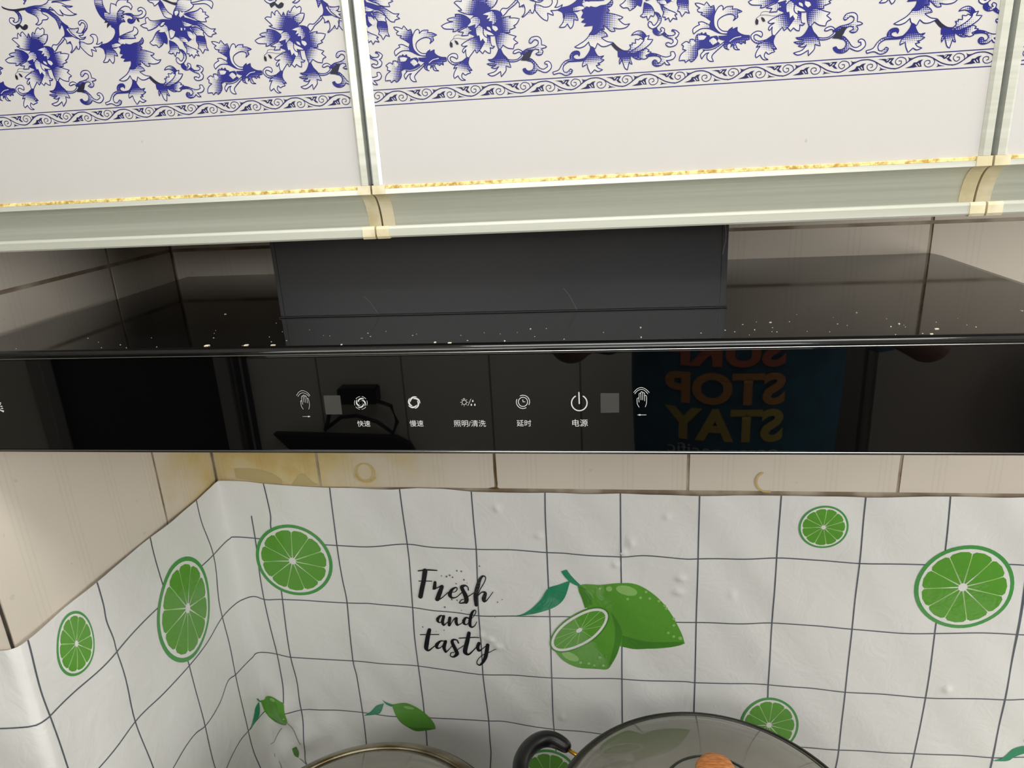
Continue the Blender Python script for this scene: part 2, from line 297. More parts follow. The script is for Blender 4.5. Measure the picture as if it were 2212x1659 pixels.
'f 2618,1995,1.5 2661,1992,0.2|2602,2002 2621,2008 2627,1992 2640,1981 2653,1985 2644,1996 2652,2006 2668,1997 2668,1982 2656,1967 2630,1963 2611,1972 2601,1986',
'f 2659,1971,1.4 2727,1925,0.1|2653,1969 2670,1976 2688,1959 2718,1955 2735,1964 2726,1978 2711,1982 2716,1989 2739,1982 2757,1966 2747,1948 2733,1941 2748,1924 2741,1903 2721,1894 2696,1893 2680,1904 2679,1915 2695,1917 2711,1908 2723,1918 2717,1934 2694,1943 2672,1955',
'f 2962,1962,1 2857,1995,-0.05|2977,1957 2944,1975 2915,1982 2885,1981 2858,1967 2843,1955 2837,1971 2840,1986 2858,1998 2877,2005 2868,2019 2892,2020 2914,2010 2936,1998 2957,1979',
'b|2941,2024 2959,2041 2959,2005 2974,1973 3005,1947 3047,1942 3040,1937 2999,1945 2971,1957 2944,1975 2933,1996',
'f 2948,2031,1.4 2867,2114,-0.1|2846,2126 2870,2124 2901,2112 2913,2129 2937,2099 2956,2106 2963,2077 2963,2046 2953,2021 2941,2024 2909,2047 2882,2062 2893,2071 2867,2078 2861,2091 2877,2098 2858,2110',
'f 2977,2039,0 3113,2046,0.9|2959,2041 2968,2071 2985,2096 3001,2103 3011,2092 3008,2076 3032,2093 3068,2093 3062,2078 3089,2076 3122,2061 3093,2053 3099,2032 3071,2013 3080,2028 3074,2044 3048,2051 3017,2045 2990,2029 2981,2009 2988,1982 3014,1960 3049,1955 3047,1942 3005,1947 2974,1973 2961,1999',
'f 3076,1924,1.5 3092,1844,0.3|3043,1953 3054,1967 3071,1977 3062,1962 3098,1975 3097,1957 3113,1940 3140,1928 3170,1924 3172,1903 3147,1899 3150,1880 3134,1889 3126,1879 3104,1891 3090,1882 3104,1854 3118,1848 3094,1850 3081,1861 3078,1882 3063,1865 3069,1883 3055,1889 3042,1879 3044,1858 3055,1852 3032,1861 3023,1878 3034,1906 3000,1916 2991,1932 3015,1931 3042,1932',
'w 0.358047|3057,1899 3084,1916 3121,1922',
'f 3022,1875,0.6 2908,1834,0|3034,1906 3018,1881 2982,1851 2960,1831 2954,1816 2965,1791 2941,1795 2926,1812 2927,1834 2938,1843 2919,1839 2904,1824 2895,1809 2887,1831 2896,1846 2910,1856 2899,1862 2928,1857 2966,1863 3000,1882',
'f 2890,1883,1.25 2789,1900,0.1|2772,1901 2799,1916 2818,1906 2822,1925 2838,1926 2854,1917 2859,1943 2870,1953 2882,1952 2890,1960 2897,1949 2903,1951 2914,1958 2920,1945 2937,1938 2929,1928 2954,1932 2979,1933 2988,1919 2979,1904 2998,1890 2968,1876 2930,1868 2894,1873 2875,1866 2868,1864 2868,1832 2848,1806 2831,1797 2821,1811 2797,1796 2793,1810 2759,1809 2765,1835 2780,1853 2801,1865 2779,1874 2785,1890',
'n 2849,1891,0.5 2825,1908,0.05|2825,1909 2842,1918 2857,1901 2836,1887',
'n 2930,1902,0.6 2975,1915,0.1|2932,1912 2959,1927 2975,1915 2984,1899 2958,1885',
'n 2873,1921,0.4 2890,1946,0.05|2868,1943 2896,1944 2919,1937 2903,1920 2873,1919',
'n 2827,1844,0.5 2774,1821,0.1|2775,1843 2806,1857 2820,1835 2803,1812 2773,1816',
'f 2528,2387,1.5 2574,2296,0.1|2512,2396 2531,2400 2547,2379 2557,2353 2575,2324 2601,2304 2596,2285 2567,2287 2545,2298 2536,2314 2521,2356',
'd|2546,2399 2579,2397 2617,2381 2658,2376 2642,2357 2609,2369 2570,2387',
'f 2441,2406,0.5 2494,2372,0.1|2442,2407 2457,2393 2479,2384 2484,2366 2508,2377 2529,2393 2531,2400',
'f 2794,2370,0.2 2896,2343,0|2746,2367 2795,2371 2849,2377 2889,2369 2901,2353 2895,2336 2886,2322 2872,2340 2845,2355 2807,2357 2750,2357',
'f 2640,2321,1 2707,2382,0.1|2607,2304 2618,2328 2642,2357 2664,2390 2753,2384 2747,2369 2764,2351 2752,2339 2726,2326 2700,2318 2675,2314 2649,2306',
'f 2532,2268,1.3 2389,2258,-0.1|2588,2275 2553,2280 2520,2282 2489,2279 2455,2279 2433,2286 2424,2302 2408,2300 2402,2288 2404,2268 2379,2264 2359,2258 2380,2244 2403,2237 2406,2224 2431,2227 2471,2240 2506,2260 2536,2258',
'f 2514,2185,1.5 2418,2143,-0.1|2491,2218 2524,2203 2534,2166 2527,2133 2505,2145 2489,2128 2461,2114 2447,2131 2422,2132 2402,2149 2426,2163 2447,2188 2464,2207',
'f 2695,2297,1.4 2821,2283,-0.1|2685,2304 2717,2311 2753,2314 2784,2319 2808,2332 2823,2319 2818,2307 2841,2305 2833,2293 2859,2276 2828,2268 2836,2247 2800,2250 2772,2260 2756,2271 2718,2286',
'f 2725,2252,1.5 2876,2181,-0.1|2681,2284 2720,2271 2754,2258 2788,2248 2825,2223 2857,2203 2892,2201 2872,2187 2893,2173 2862,2167 2856,2155 2831,2161 2806,2189 2787,2215 2761,2232 2726,2240',
'f 2732,2214,1 2788,2159,0|2716,2220 2753,2223 2785,2205 2806,2189 2798,2179 2806,2158 2777,2165 2753,2167 2734,2189',
'f 2780,2149,1.4 2763,2065,-0.1|2747,2167 2777,2165 2802,2153 2807,2132 2806,2096 2816,2073 2791,2082 2771,2057 2758,2084 2744,2090 2751,2110 2741,2137',
'f 2650,2137,1.3 2700,2056,-0.05|2640,2149 2660,2124 2692,2101 2725,2086 2743,2072 2728,2071 2744,2044 2718,2053 2702,2033 2692,2057 2671,2046 2674,2061 2656,2065 2662,2090 2651,2112',
'f 2564,2138,1.4 2573,2065,0.1|2547,2153 2583,2135 2602,2110 2608,2084 2603,2071 2586,2077 2570,2050 2561,2076 2544,2070 2524,2079 2540,2093 2544,2124',
'b|2551,2273 2596,2285 2608,2309 2648,2311 2683,2294 2691,2273 2723,2255 2730,2230 2709,2216 2728,2189 2714,2154 2680,2136 2648,2128 2619,2161 2597,2172 2562,2180 2551,2216 2533,2243',
'n 2563,2246,0.8 2495,2212,0|2483,2211 2512,2229 2534,2248 2550,2237 2551,2216 2525,2208 2500,2207',
'f 2537,2263,0.4 2497,2248,0.05|2497,2248 2520,2267 2544,2268 2528,2249 2508,2242',
'f 2582,2219,0.5 2558,2164,0|2556,2211 2576,2220 2604,2205 2593,2183 2578,2168 2558,2162 2556,2180',
'n 2649,2176,0.9 2680,2135,0|2622,2176 2645,2169 2672,2152 2682,2130 2650,2138 2622,2150',
'n 2667,2264,0.9 2725,2234,0.05|2665,2265 2692,2252 2731,2235 2700,2229 2670,2234',
'n 2699,2201,0.6 2719,2148,0|2688,2202 2716,2190 2728,2163 2718,2143 2698,2160 2689,2176',
'n 2623,2297,0.5 2635,2327,0.05|2623,2323 2642,2329 2649,2316 2629,2297 2620,2308',
'n 2657,2285,0.5 2676,2319,0.05|2662,2323 2675,2314 2695,2323 2678,2299 2657,2285 2647,2296',
'n 2644,2225,0.1 2652,2206,0|2644,2223 2656,2222 2653,2207 2644,2208',
'n 2668,2223,0.1 2676,2205,0|2668,2221 2679,2218 2671,2206',
'f 1545,2472,0.6 1557,2465,0|1541,2473 1545,2469 1548,2464 1546,2458 1550,2458 1551,2462 1553,2464 1556,2464 1557,2465 1556,2467 1561,2468 1561,2470 1555,2470 1557,2471',
'f 1541,2448,1.2 1538,2451,0|1537,2451 1539,2453 1543,2454 1540,2451 1541,2449 1543,2451 1542,2448 1538,2448']
BORDER=['wave|0,0 256,49 488,163 722,328 983,491 1268,601 1547,622 1795,607 2093,500 2361,344 2629,188 2900,83 3118,32 3282,22',
'sp1|661,255 645,435 543,568 324,633 154,592 32,446 77,290 239,204 385,297 366,426 227,435',
'sp2|2147,471 2275,286 2208,86 2037,-6 1843,6 1712,141 1721,294 1864,361 2001,328 2021,199 1907,155',
'd|2265,603 2706,601 2786,546 2872,617 3229,620 3081,402 3264,213 3073,250 2916,412 2776,369 2672,477 2510,550',
'd|617,2 988,133 1081,281 1249,296 1394,390 1618,427 1499,281 1566,22 1317,37 1091,-1',
'w|2810,494 2897,565',
'w|2945,435 3031,506',
'w|1214,171 1318,63',
'w|1355,214 1432,107',
'd|714,634 876,548 1213,604 987,542 767,377 789,503',
'd|2435,174 2567,65 2894,-19 2618,-15 2395,-53 2483,44']
FILM={'lines': ['1664,-2924 1652,-3814 1660,-4382 1679,-4770 1636,-5788 1663,-6091 1672,-6741 1645,-7465 1631,-7904',
'2654,-2927 2663,-3357 2672,-3790 2674,-4169 2652,-4813 2634,-5281 2637,-5836 2646,-6273 2650,-6539 2630,-7391 2620,-7824',
'3636,-2958 3637,-3397 3645,-3840 3629,-4260 3608,-4869 3605,-5429 3600,-5918 3611,-6284 3628,-6788 3626,-7175 3627,-7389 3590,-7746',
'4624,-2947 4614,-3379 4615,-3874 4616,-4378 4617,-4891 4613,-5382 4607,-5945 4602,-6689 4624,-7278 4626,-7663',
'5603,-2949 5605,-3914 5614,-4844 5610,-5905 5613,-6757 5617,-7583',
'6602,-2977 6612,-3923 6616,-4931 6624,-5913 6627,-6489 6634,-7501',
'7605,-2964 7605,-3882 7607,-4890 7617,-5904 7624,-6133 7620,-7422',
'8614,-2971 8626,-3917 8628,-4927 8630,-5947 8634,-6978 8615,-7342',
'9595,-2959 9625,-3736 9651,-4912 9667,-5994 9630,-6953 9616,-7261',
'10547,-2947 10617,-4103 10629,-4912 10644,-5935 10633,-6926 10634,-7179',
'708,-2877 737,-3360 710,-3567 702,-4133 699,-4631 671,-5171 666,-5769 696,-6248 693,-6768 682,-7203 581,-7722 648,-7907',
'447,-3394 429,-3903 401,-4737 445,-5713 441,-6534',
'-595,-2802 -585,-3193 -498,-3759 -572,-4536 -566,-5218 -565,-5670 -556,-6680 -513,-7144 -415,-7562',
'-1602,-2785 -1594,-3487 -1527,-4058 -1484,-4618 -1450,-5790 -1426,-6537',
'-2569,-2786 -2552,-3098 -2561,-3298 -2536,-3534 -2549,-3707 -2545,-3971 -2530,-4689 -2459,-5452',
'-3534,-2781 -3535,-3371 -3524,-3691 -3506,-4353',
'-4358,-3716 -4048,-3695 -3641,-3667 -3521,-3682 -2549,-3707 -1793,-3703 -756,-3748 -17,-3736 64,-3722 496,-3758 966,-3792 1438,-3826 1656,-3836 1987,-3851 2252,-3837 2671,-3798 3045,-3833 3644,-3848 3948,-3848 4204,-3849 4615,-3882 4854,-3883 5029,-3893 5605,-3921 5935,-3891 6450,-3927 6612,-3923 7110,-3909 7605,-3882 8079,-3904 8627,-3931 9419,-3929 10399,-3909 10586,-3910 11570,-3902',
'-3175,-4700 -2530,-4689 -2008,-4753 -1477,-4782 -1006,-4794 -579,-4700 -10,-4728 247,-4703 426,-4760 702,-4750 1671,-4779 1874,-4779 2007,-4774 2637,-4821 2954,-4864 3277,-4890 3611,-4924 4098,-4912 4617,-4907 4903,-4895 6386,-4926 6615,-4924 7228,-4913 7607,-4890 8060,-4893 8629,-4935 9154,-4970 9656,-4955 10141,-4920 10746,-4921 11762,-4911',
'-2156,-5770 -1693,-5708 -1424,-5783 -1013,-5787 -744,-5647 -544,-5688 -123,-5704 79,-5671 416,-5706 683,-5752 1635,-5796 1750,-5799 2114,-5814 2637,-5836 3144,-5893 3592,-5935 4127,-5938 4607,-5945 5294,-5931 5610,-5913 6078,-5927 6496,-5912 6624,-5921 7199,-5904 7617,-5904 8136,-5921 8631,-5955 9142,-5963 9667,-5994 10079,-5969 10646,-5950 10905,-5926 11947,-5886',
'-1195,-6780 -758,-6689 -534,-6701 -46,-6698 171,-6693 461,-6693 703,-6705 1636,-6734 2218,-6794 2758,-6776 3359,-6780 3635,-6788 3917,-6786 4603,-6878 5015,-6892 5369,-6919 5989,-6935 7045,-6953 8060,-6954 8633,-6962 9252,-6957 9635,-6944 10634,-6934 11058,-6901 12128,-6843'], 'top': '-4167,-2822 -3772,-2798 -3645,-2786 -3625,-2787 -2555,-2807 -2316,-2813 -575,-2873 -219,-2861 -91,-2847 20,-2841 227,-2846 431,-2859 699,-2892 1169,-2922 1661,-2945 2163,-2954 2554,-2956 2912,-2932 3263,-2941 3640,-2978 4141,-2986 4636,-2974 5122,-2988 5603,-2976 5959,-2991 6428,-2992 6891,-2993 7347,-2981 7797,-2982 8242,-2989 8627,-2997 9326,-2975 9598,-2978 10438,-2973 11642,-2970',
'slices': ['972,-4096,576,578,952,-4102',
'-1283,-4062,569,687,-1267,-4060',
'-3031,-3220,259,343,-3034,-3220',
'8145,-3417,301,305,8143,-3415',
'9911,-4247,588,608,9893,-4241',
'7668,-6595,398,475,7662,-6584',
'4504,-7841,464,588,4506,-7827'], 'shapes': ['g1|5018,-4396 5119,-4363 5319,-4357 5568,-4320 5815,-4341 6062,-4507 6263,-4764 6417,-5086 6471,-5265 6397,-5299 6272,-5336 6021,-5379 5767,-5391 5614,-5367 5308,-5258 5210,-4956 5137,-4748 5040,-4513',
'g2|5615,-5182 5944,-5259 6321,-5242 6458,-5235 6397,-5299 6197,-5339 5818,-5404 5614,-5367',
'g2|5018,-4396 5068,-4394 5191,-4537 5214,-4685 5111,-4749',
'g1|4628,-5414 4779,-5628 4987,-5745 5249,-5763 5405,-5754 5484,-5624 5563,-5432 5615,-5152 5565,-4971 5465,-4825 5314,-4771 4924,-5121',
'g2|5465,-4795 5565,-4971 5615,-5152 5563,-5432 5484,-5624 5405,-5754 5459,-5531 5512,-5279 5514,-5034',
'lf|4098,-4909 4231,-4874 4366,-4777 4501,-4621 4611,-4439 4765,-4375 4919,-4311 4836,-4579 4703,-4734 4493,-4833 4283,-4887',
'lf|4797,-4169 4873,-4138 4946,-4252 5068,-4394 5018,-4396 4918,-4340 4845,-4255',
'g1|2146,-6573 2382,-6524 2574,-6615 2705,-6745 2780,-6880 2799,-6984 2651,-7029 2476,-7041 2310,-6947 2208,-6813',
'g2|2310,-6947 2481,-6988 2656,-6976 2799,-6984 2651,-7029 2475,-7052',
'lf|1683,-6794 1812,-6698 1912,-6588 2033,-6545 1955,-6724 1833,-6767',
'lf|2012,-6478 2064,-6526 2175,-6571 2142,-6608 2061,-6561',
'g1|-104,-6475 6,-6497 75,-6446 159,-6429 256,-6447 368,-6499 442,-6541 454,-6657 468,-6822 433,-6919 384,-6971 312,-6975 219,-6922 99,-6846 17,-6791 -54,-6684',
'g2|-54,-6684 23,-6755 134,-6820 264,-6895 338,-6938 398,-6946 384,-6971 312,-6975 219,-6922 99,-6846 17,-6791',
'lf|-163,-6469 -178,-6571 -231,-6662 -323,-6694 -428,-6710 -531,-6727 -451,-6665 -361,-6577 -291,-6492',
'lf|-211,-6379 -162,-6411 -138,-6456 -88,-6489 -113,-6502 -175,-6446',
'g2|412,-7442 501,-7399 509,-7546 482,-7659 431,-7589',
'lf|10641,-6985 10771,-6911 10867,-6776 10995,-6703 11037,-6827 10910,-6900 10827,-6971',
'lf|10980,-6609 11025,-6606 11131,-6693 11114,-6726 11040,-6699',
'g1|11109,-6694 11285,-6650 11458,-6732 11592,-6848 11682,-6968 11721,-7061 11613,-7102 11477,-7113 11324,-7029 11212,-6909'], 'hl': ['5486,-4410 5482,-4429 5470,-4444 5453,-4454 5434,-4454 5417,-4446 5405,-4431 5401,-4412 5406,-4393 5417,-4378 5435,-4369 5453,-4368 5470,-4376 5482,-4391',
'5823,-4473 5802,-4500 5757,-4513 5696,-4511 5632,-4493 5577,-4463 5543,-4427 5536,-4392 5557,-4365 5603,-4352 5663,-4354 5727,-4372 5781,-4402 5816,-4438',
'5004,-5620 4982,-5639 4941,-5643 4889,-5630 4837,-5603 4795,-5567 4770,-5530 4769,-5498 4791,-5479 4832,-5475 4883,-5489 4935,-5516 4978,-5551 5002,-5589',
'2501,-6617 2490,-6628 2465,-6635 2430,-6637 2392,-6633 2359,-6624 2338,-6612 2332,-6599 2343,-6588 2369,-6581 2404,-6579 2441,-6583 2474,-6592 2495,-6604',
'287,-6500 277,-6512 257,-6519 232,-6520 207,-6515 186,-6505 173,-6492 172,-6478 182,-6467 202,-6460 226,-6458 252,-6463 273,-6473 285,-6487',
'5959,-4452 5957,-4461 5951,-4468 5944,-4472 5935,-4473 5927,-4469 5921,-4462 5919,-4453 5921,-4444 5927,-4437 5934,-4433 5943,-4433 5951,-4436 5957,-4443',
'6009,-4552 6007,-4561 6001,-4569 5994,-4573 5985,-4573 5977,-4570 5971,-4563 5969,-4554 5971,-4545 5977,-4538 5984,-4533 5993,-4533 6001,-4537 6007,-4544',
'6132,-4592 6130,-4601 6125,-4608 6117,-4613 6108,-4613 6101,-4609 6095,-4602 6093,-4593 6095,-4584 6100,-4577 6108,-4573 6117,-4573 6125,-4576 6130,-4583',
'6207,-4663 6205,-4672 6200,-4679 6192,-4683 6183,-4684 6175,-4680 6170,-4673 6168,-4664 6170,-4655 6175,-4648 6183,-4644 6191,-4643 6199,-4647 6205,-4654',
'6232,-4706 6231,-4715 6225,-4722 6217,-4727 6209,-4727 6201,-4723 6195,-4716 6193,-4707 6195,-4698 6200,-4691 6208,-4687 6217,-4686 6225,-4690 6230,-4697',
'6334,-4865 6332,-4874 6327,-4881 6319,-4886 6310,-4886 6302,-4882 6296,-4875 6294,-4866 6296,-4857 6301,-4850 6309,-4846 6318,-4845 6326,-4849 6332,-4856',
'6336,-4969 6334,-4978 6329,-4986 6321,-4990 6312,-4991 6304,-4987 6298,-4980 6296,-4971 6298,-4962 6303,-4954 6311,-4950 6320,-4949 6328,-4953 6334,-4960',
'6263,-5093 6262,-5102 6256,-5110 6248,-5114 6239,-5114 6231,-5111 6226,-5104 6224,-5094 6225,-5085 6231,-5078 6239,-5073 6248,-5073 6256,-5076 6261,-5084',
'6339,-5150 6337,-5159 6332,-5167 6324,-5171 6315,-5172 6307,-5168 6301,-5161 6299,-5152 6301,-5142 6306,-5135 6314,-5130 6323,-5130 6331,-5134 6337,-5141',
'5712,-4563 5710,-4572 5704,-4579 5696,-4584 5687,-4584 5679,-4580 5674,-4573 5672,-4565 5674,-4555 5679,-4548 5687,-4544 5696,-4544 5704,-4547 5710,-4554',
'5885,-4542 5883,-4551 5878,-4559 5870,-4563 5861,-4563 5853,-4559 5848,-4552 5846,-4544 5848,-4535 5853,-4527 5861,-4523 5870,-4523 5878,-4526 5883,-4533',
'5339,-4415 5337,-4423 5331,-4431 5323,-4435 5314,-4435 5306,-4432 5301,-4425 5299,-4416 5301,-4407 5306,-4400 5315,-4395 5323,-4395 5331,-4399 5337,-4406',
'5049,-5662 5047,-5672 5041,-5680 5032,-5684 5023,-5685 5015,-5681 5009,-5673 5007,-5664 5009,-5654 5015,-5646 5024,-5641 5033,-5641 5042,-5645 5047,-5652',
'5167,-5672 5164,-5681 5158,-5689 5150,-5694 5141,-5695 5132,-5691 5127,-5683 5125,-5674 5127,-5664 5133,-5656 5141,-5651 5151,-5651 5159,-5655 5165,-5662',
'5244,-5699 5242,-5709 5236,-5717 5228,-5722 5218,-5722 5210,-5718 5204,-5711 5203,-5701 5205,-5692 5211,-5684 5219,-5679 5228,-5678 5237,-5682 5242,-5690',
'5375,-5692 5372,-5702 5367,-5710 5358,-5715 5349,-5715 5341,-5712 5335,-5704 5333,-5695 5335,-5685 5341,-5677 5349,-5672 5359,-5672 5367,-5676 5373,-5683',
'5324,-5553 5322,-5563 5316,-5571 5308,-5575 5299,-5576 5290,-5572 5285,-5564 5283,-5555 5285,-5545 5291,-5537 5299,-5533 5309,-5532 5317,-5536 5322,-5543',
'6435,-5188 6429,-5198 6419,-5204 6406,-5205 6394,-5200 6384,-5190 6378,-5178 6379,-5166 6384,-5156 6395,-5150 6407,-5149 6420,-5154 6430,-5164 6435,-5176'], 'face': ['5428,-4793 5441,-4831 5444,-4876 5437,-4927 5420,-4982 5394,-5040 5358,-5100 5314,-5160 5263,-5220 5205,-5276 5143,-5329 5078,-5377 5011,-5418 4944,-5451 4879,-5475 4818,-5491 4762,-5497 4712,-5493 4670,-5479 4637,-5456 4614,-5424 4601,-5384 4599,-5338 4608,-5285 4627,-5228 4656,-5169 4693,-5108 4739,-5047 4792,-4988 4850,-4932 4913,-4881 4978,-4835 5043,-4796 5108,-4765 5171,-4742 5230,-4728 5285,-4723 5333,-4727 5373,-4741 5405,-4763',
'5409,-4808 5420,-4843 5423,-4885 5415,-4931 5398,-4982 5372,-5036 5338,-5093 5296,-5149 5246,-5205 5192,-5259 5133,-5309 5071,-5354 5007,-5393 4944,-5425 4883,-5449 4825,-5465 4772,-5472 4726,-5469 4687,-5457 4656,-5437 4635,-5408 4623,-5372 4622,-5329 4631,-5280 4650,-5228 4677,-5172 4714,-5115 4758,-5058 4808,-5003 4864,-4950 4923,-4901 4985,-4858 5047,-4820 5109,-4790 5168,-4767 5224,-4753 5275,-4747 5320,-4750 5358,-4761 5387,-4781',
'5376,-4834 5386,-4863 5386,-4898 5378,-4939 5362,-4984 5337,-5031 5305,-5081 5265,-5132 5220,-5182 5169,-5230 5115,-5275 5059,-5317 5001,-5353 4944,-5383 4889,-5406 4837,-5422 4790,-5430 4748,-5430 4714,-5422 4687,-5405 4669,-5382 4660,-5351 4660,-5314 4669,-5272 4687,-5226 4713,-5177 4747,-5127 4788,-5076 4835,-5026 4886,-4979 4940,-4934 4996,-4894 5053,-4859 5109,-4830 5163,-4808 5213,-4793 5259,-4786 5299,-4787 5332,-4795 5358,-4811'], 'faceseg': ['5387,-4872 5035,-5097',
'5340,-5027 5035,-5097',
'5193,-5208 5035,-5097',
'4991,-5359 5035,-5097',
'4798,-5429 5035,-5097',
'4678,-5395 5035,-5097',
'4670,-5268 5035,-5097',
'4776,-5090 5035,-5097',
'4960,-4919 5035,-5097',
'5163,-4808 5035,-5097',
'5321,-4791 5035,-5097'], 'facec': '5062,-5073 5064,-5091 5055,-5113 5037,-5132 5015,-5144 4995,-5145 4982,-5135 4980,-5117 4990,-5095 5008,-5076 5030,-5064 5050,-5063',
'text': ['27920,-42158,186 29236,-41963,231 30621,-41975,184',
'28902,-42077,696 28571,-43655,653 28219,-44933,656 27855,-46329,660',
'27860,-43783,140 29723,-43776,139',
'30175,-43920,418 29999,-44874,560 29845,-45037,280',
'29981,-45086,140 30568,-44749,139 31149,-44467,371',
'31140,-44572,511 30674,-45698,653 30259,-46725,656',
'30292,-46884,234 30985,-46432,140 31895,-45550,139 32183,-45435,139',
'32551,-45475,92 33028,-45300,139 33292,-44870,138 33173,-44611,185 32791,-44781,277 32386,-45216,464 32149,-45859,604 32259,-46227,465 32480,-46379,279 33047,-46252,139 33846,-45483,138 34239,-45154,138',
'34897,-44974,184 34839,-44503,138 34489,-44253,276 34013,-44478,553 34070,-44949,553 34378,-45782,647 34509,-46519,648 34381,-47002,556',
'34138,-46532,111 33758,-46652,139 33439,-47197,139 34002,-47123,279 34381,-47002,278',
'34725,-46087,138 35601,-45423,138',
'35832,-47428,462 35841,-45942,598 36217,-44458,595 36667,-43193,455 37156,-42661,227 37455,-42962,136 37173,-43801,136 36556,-44866,137 36118,-45933,138',
'36217,-45824,138 36803,-45277,183 37252,-45419,458 37017,-46218,597 36993,-46589,552 37072,-46798,276 37457,-46519,137 38360,-45224,91',
'30912,-49555,141 30548,-49407,236 30080,-49915,473 30042,-50353,379 30356,-50559,142 30980,-49879,94',
'30964,-49499,425 30697,-50435,473 30798,-50923,379 30884,-51029,189 31502,-50402,113 31709,-50176,94',
'31839,-49735,424 31692,-50394,472 31643,-50997,426',
'31837,-50935,94 32276,-50152,141 32777,-49752,329 32683,-50353,471 32783,-50895,377 32869,-51001,188 33459,-50648,113 33868,-50196,93',
'34556,-49734,187 34189,-49640,281 33821,-50198,469 33832,-50687,376 34196,-50835,141 34713,-50161,93',
'34923,-49827,93 35435,-49159,111 35712,-48502,139 35545,-48241,185 35139,-48740,372 34783,-49833,467 34662,-50870,469 34870,-51244,281 35308,-51007,140 35735,-50228,93',
'28677,-51838,526 28337,-52962,624 28022,-54316,675 27907,-55053,629 28210,-55433,290 28831,-54952,173 29353,-54479,144',
'27255,-52732,154 29992,-52611,153',
'30755,-53743,143 30185,-53713,239 29556,-54357,529 29507,-54920,385 29989,-54897,144 30727,-54079,95',
'30899,-53736,478 30576,-54757,528 30708,-55481,384 30790,-55646,192 31422,-54941,124 31954,-54245,124',
'32783,-53983,190 32583,-53492,190 32115,-53402,285 31850,-53748,477 32032,-54465,525 32345,-55346,574 32402,-55849,575 31882,-56383,288 31414,-56236,144 31551,-55722,144 32040,-55586,115',
'32554,-55111,124 33464,-54397,123',
'34423,-52249,518 34091,-53590,616 33709,-54944,666 33663,-55563,620 34117,-55877,286 34828,-55226,171 35341,-54643,142',
'32941,-53143,171 35832,-52957,169',
'35765,-53956,472 35531,-54634,520 35679,-55241,379 36172,-54938,142 36775,-54352,113',
'37021,-54174,518 36813,-55242,567 36555,-56319,569 36120,-57186,428 35612,-57665,238 35252,-57344,143 35489,-56654,123 36299,-55882,123 37272,-55443,122 38255,-54726,94'], 'specks': '3671,-4113 3347,-4194 3410,-4203 3192,-4292 3279,-4300 3437,-4337 3479,-4388 3322,-4403 3236,-4670 3310,-4678 3123,-4803 3362,-4848 3890,-4689 3957,-4644 3839,-4926 2771,-5144 2965,-5213 3082,-5186 3119,-4284 3240,-4270',
'crumple': ['-99,-7289 63,-7246 276,-7074',
'453,-6918 523,-7057 595,-7319',
'-25,-7509 -25,-7571',
'64,-7678 98,-7788 103,-7952',
'-8,-7901 69,-7841',
'499,-7683 584,-7801']}
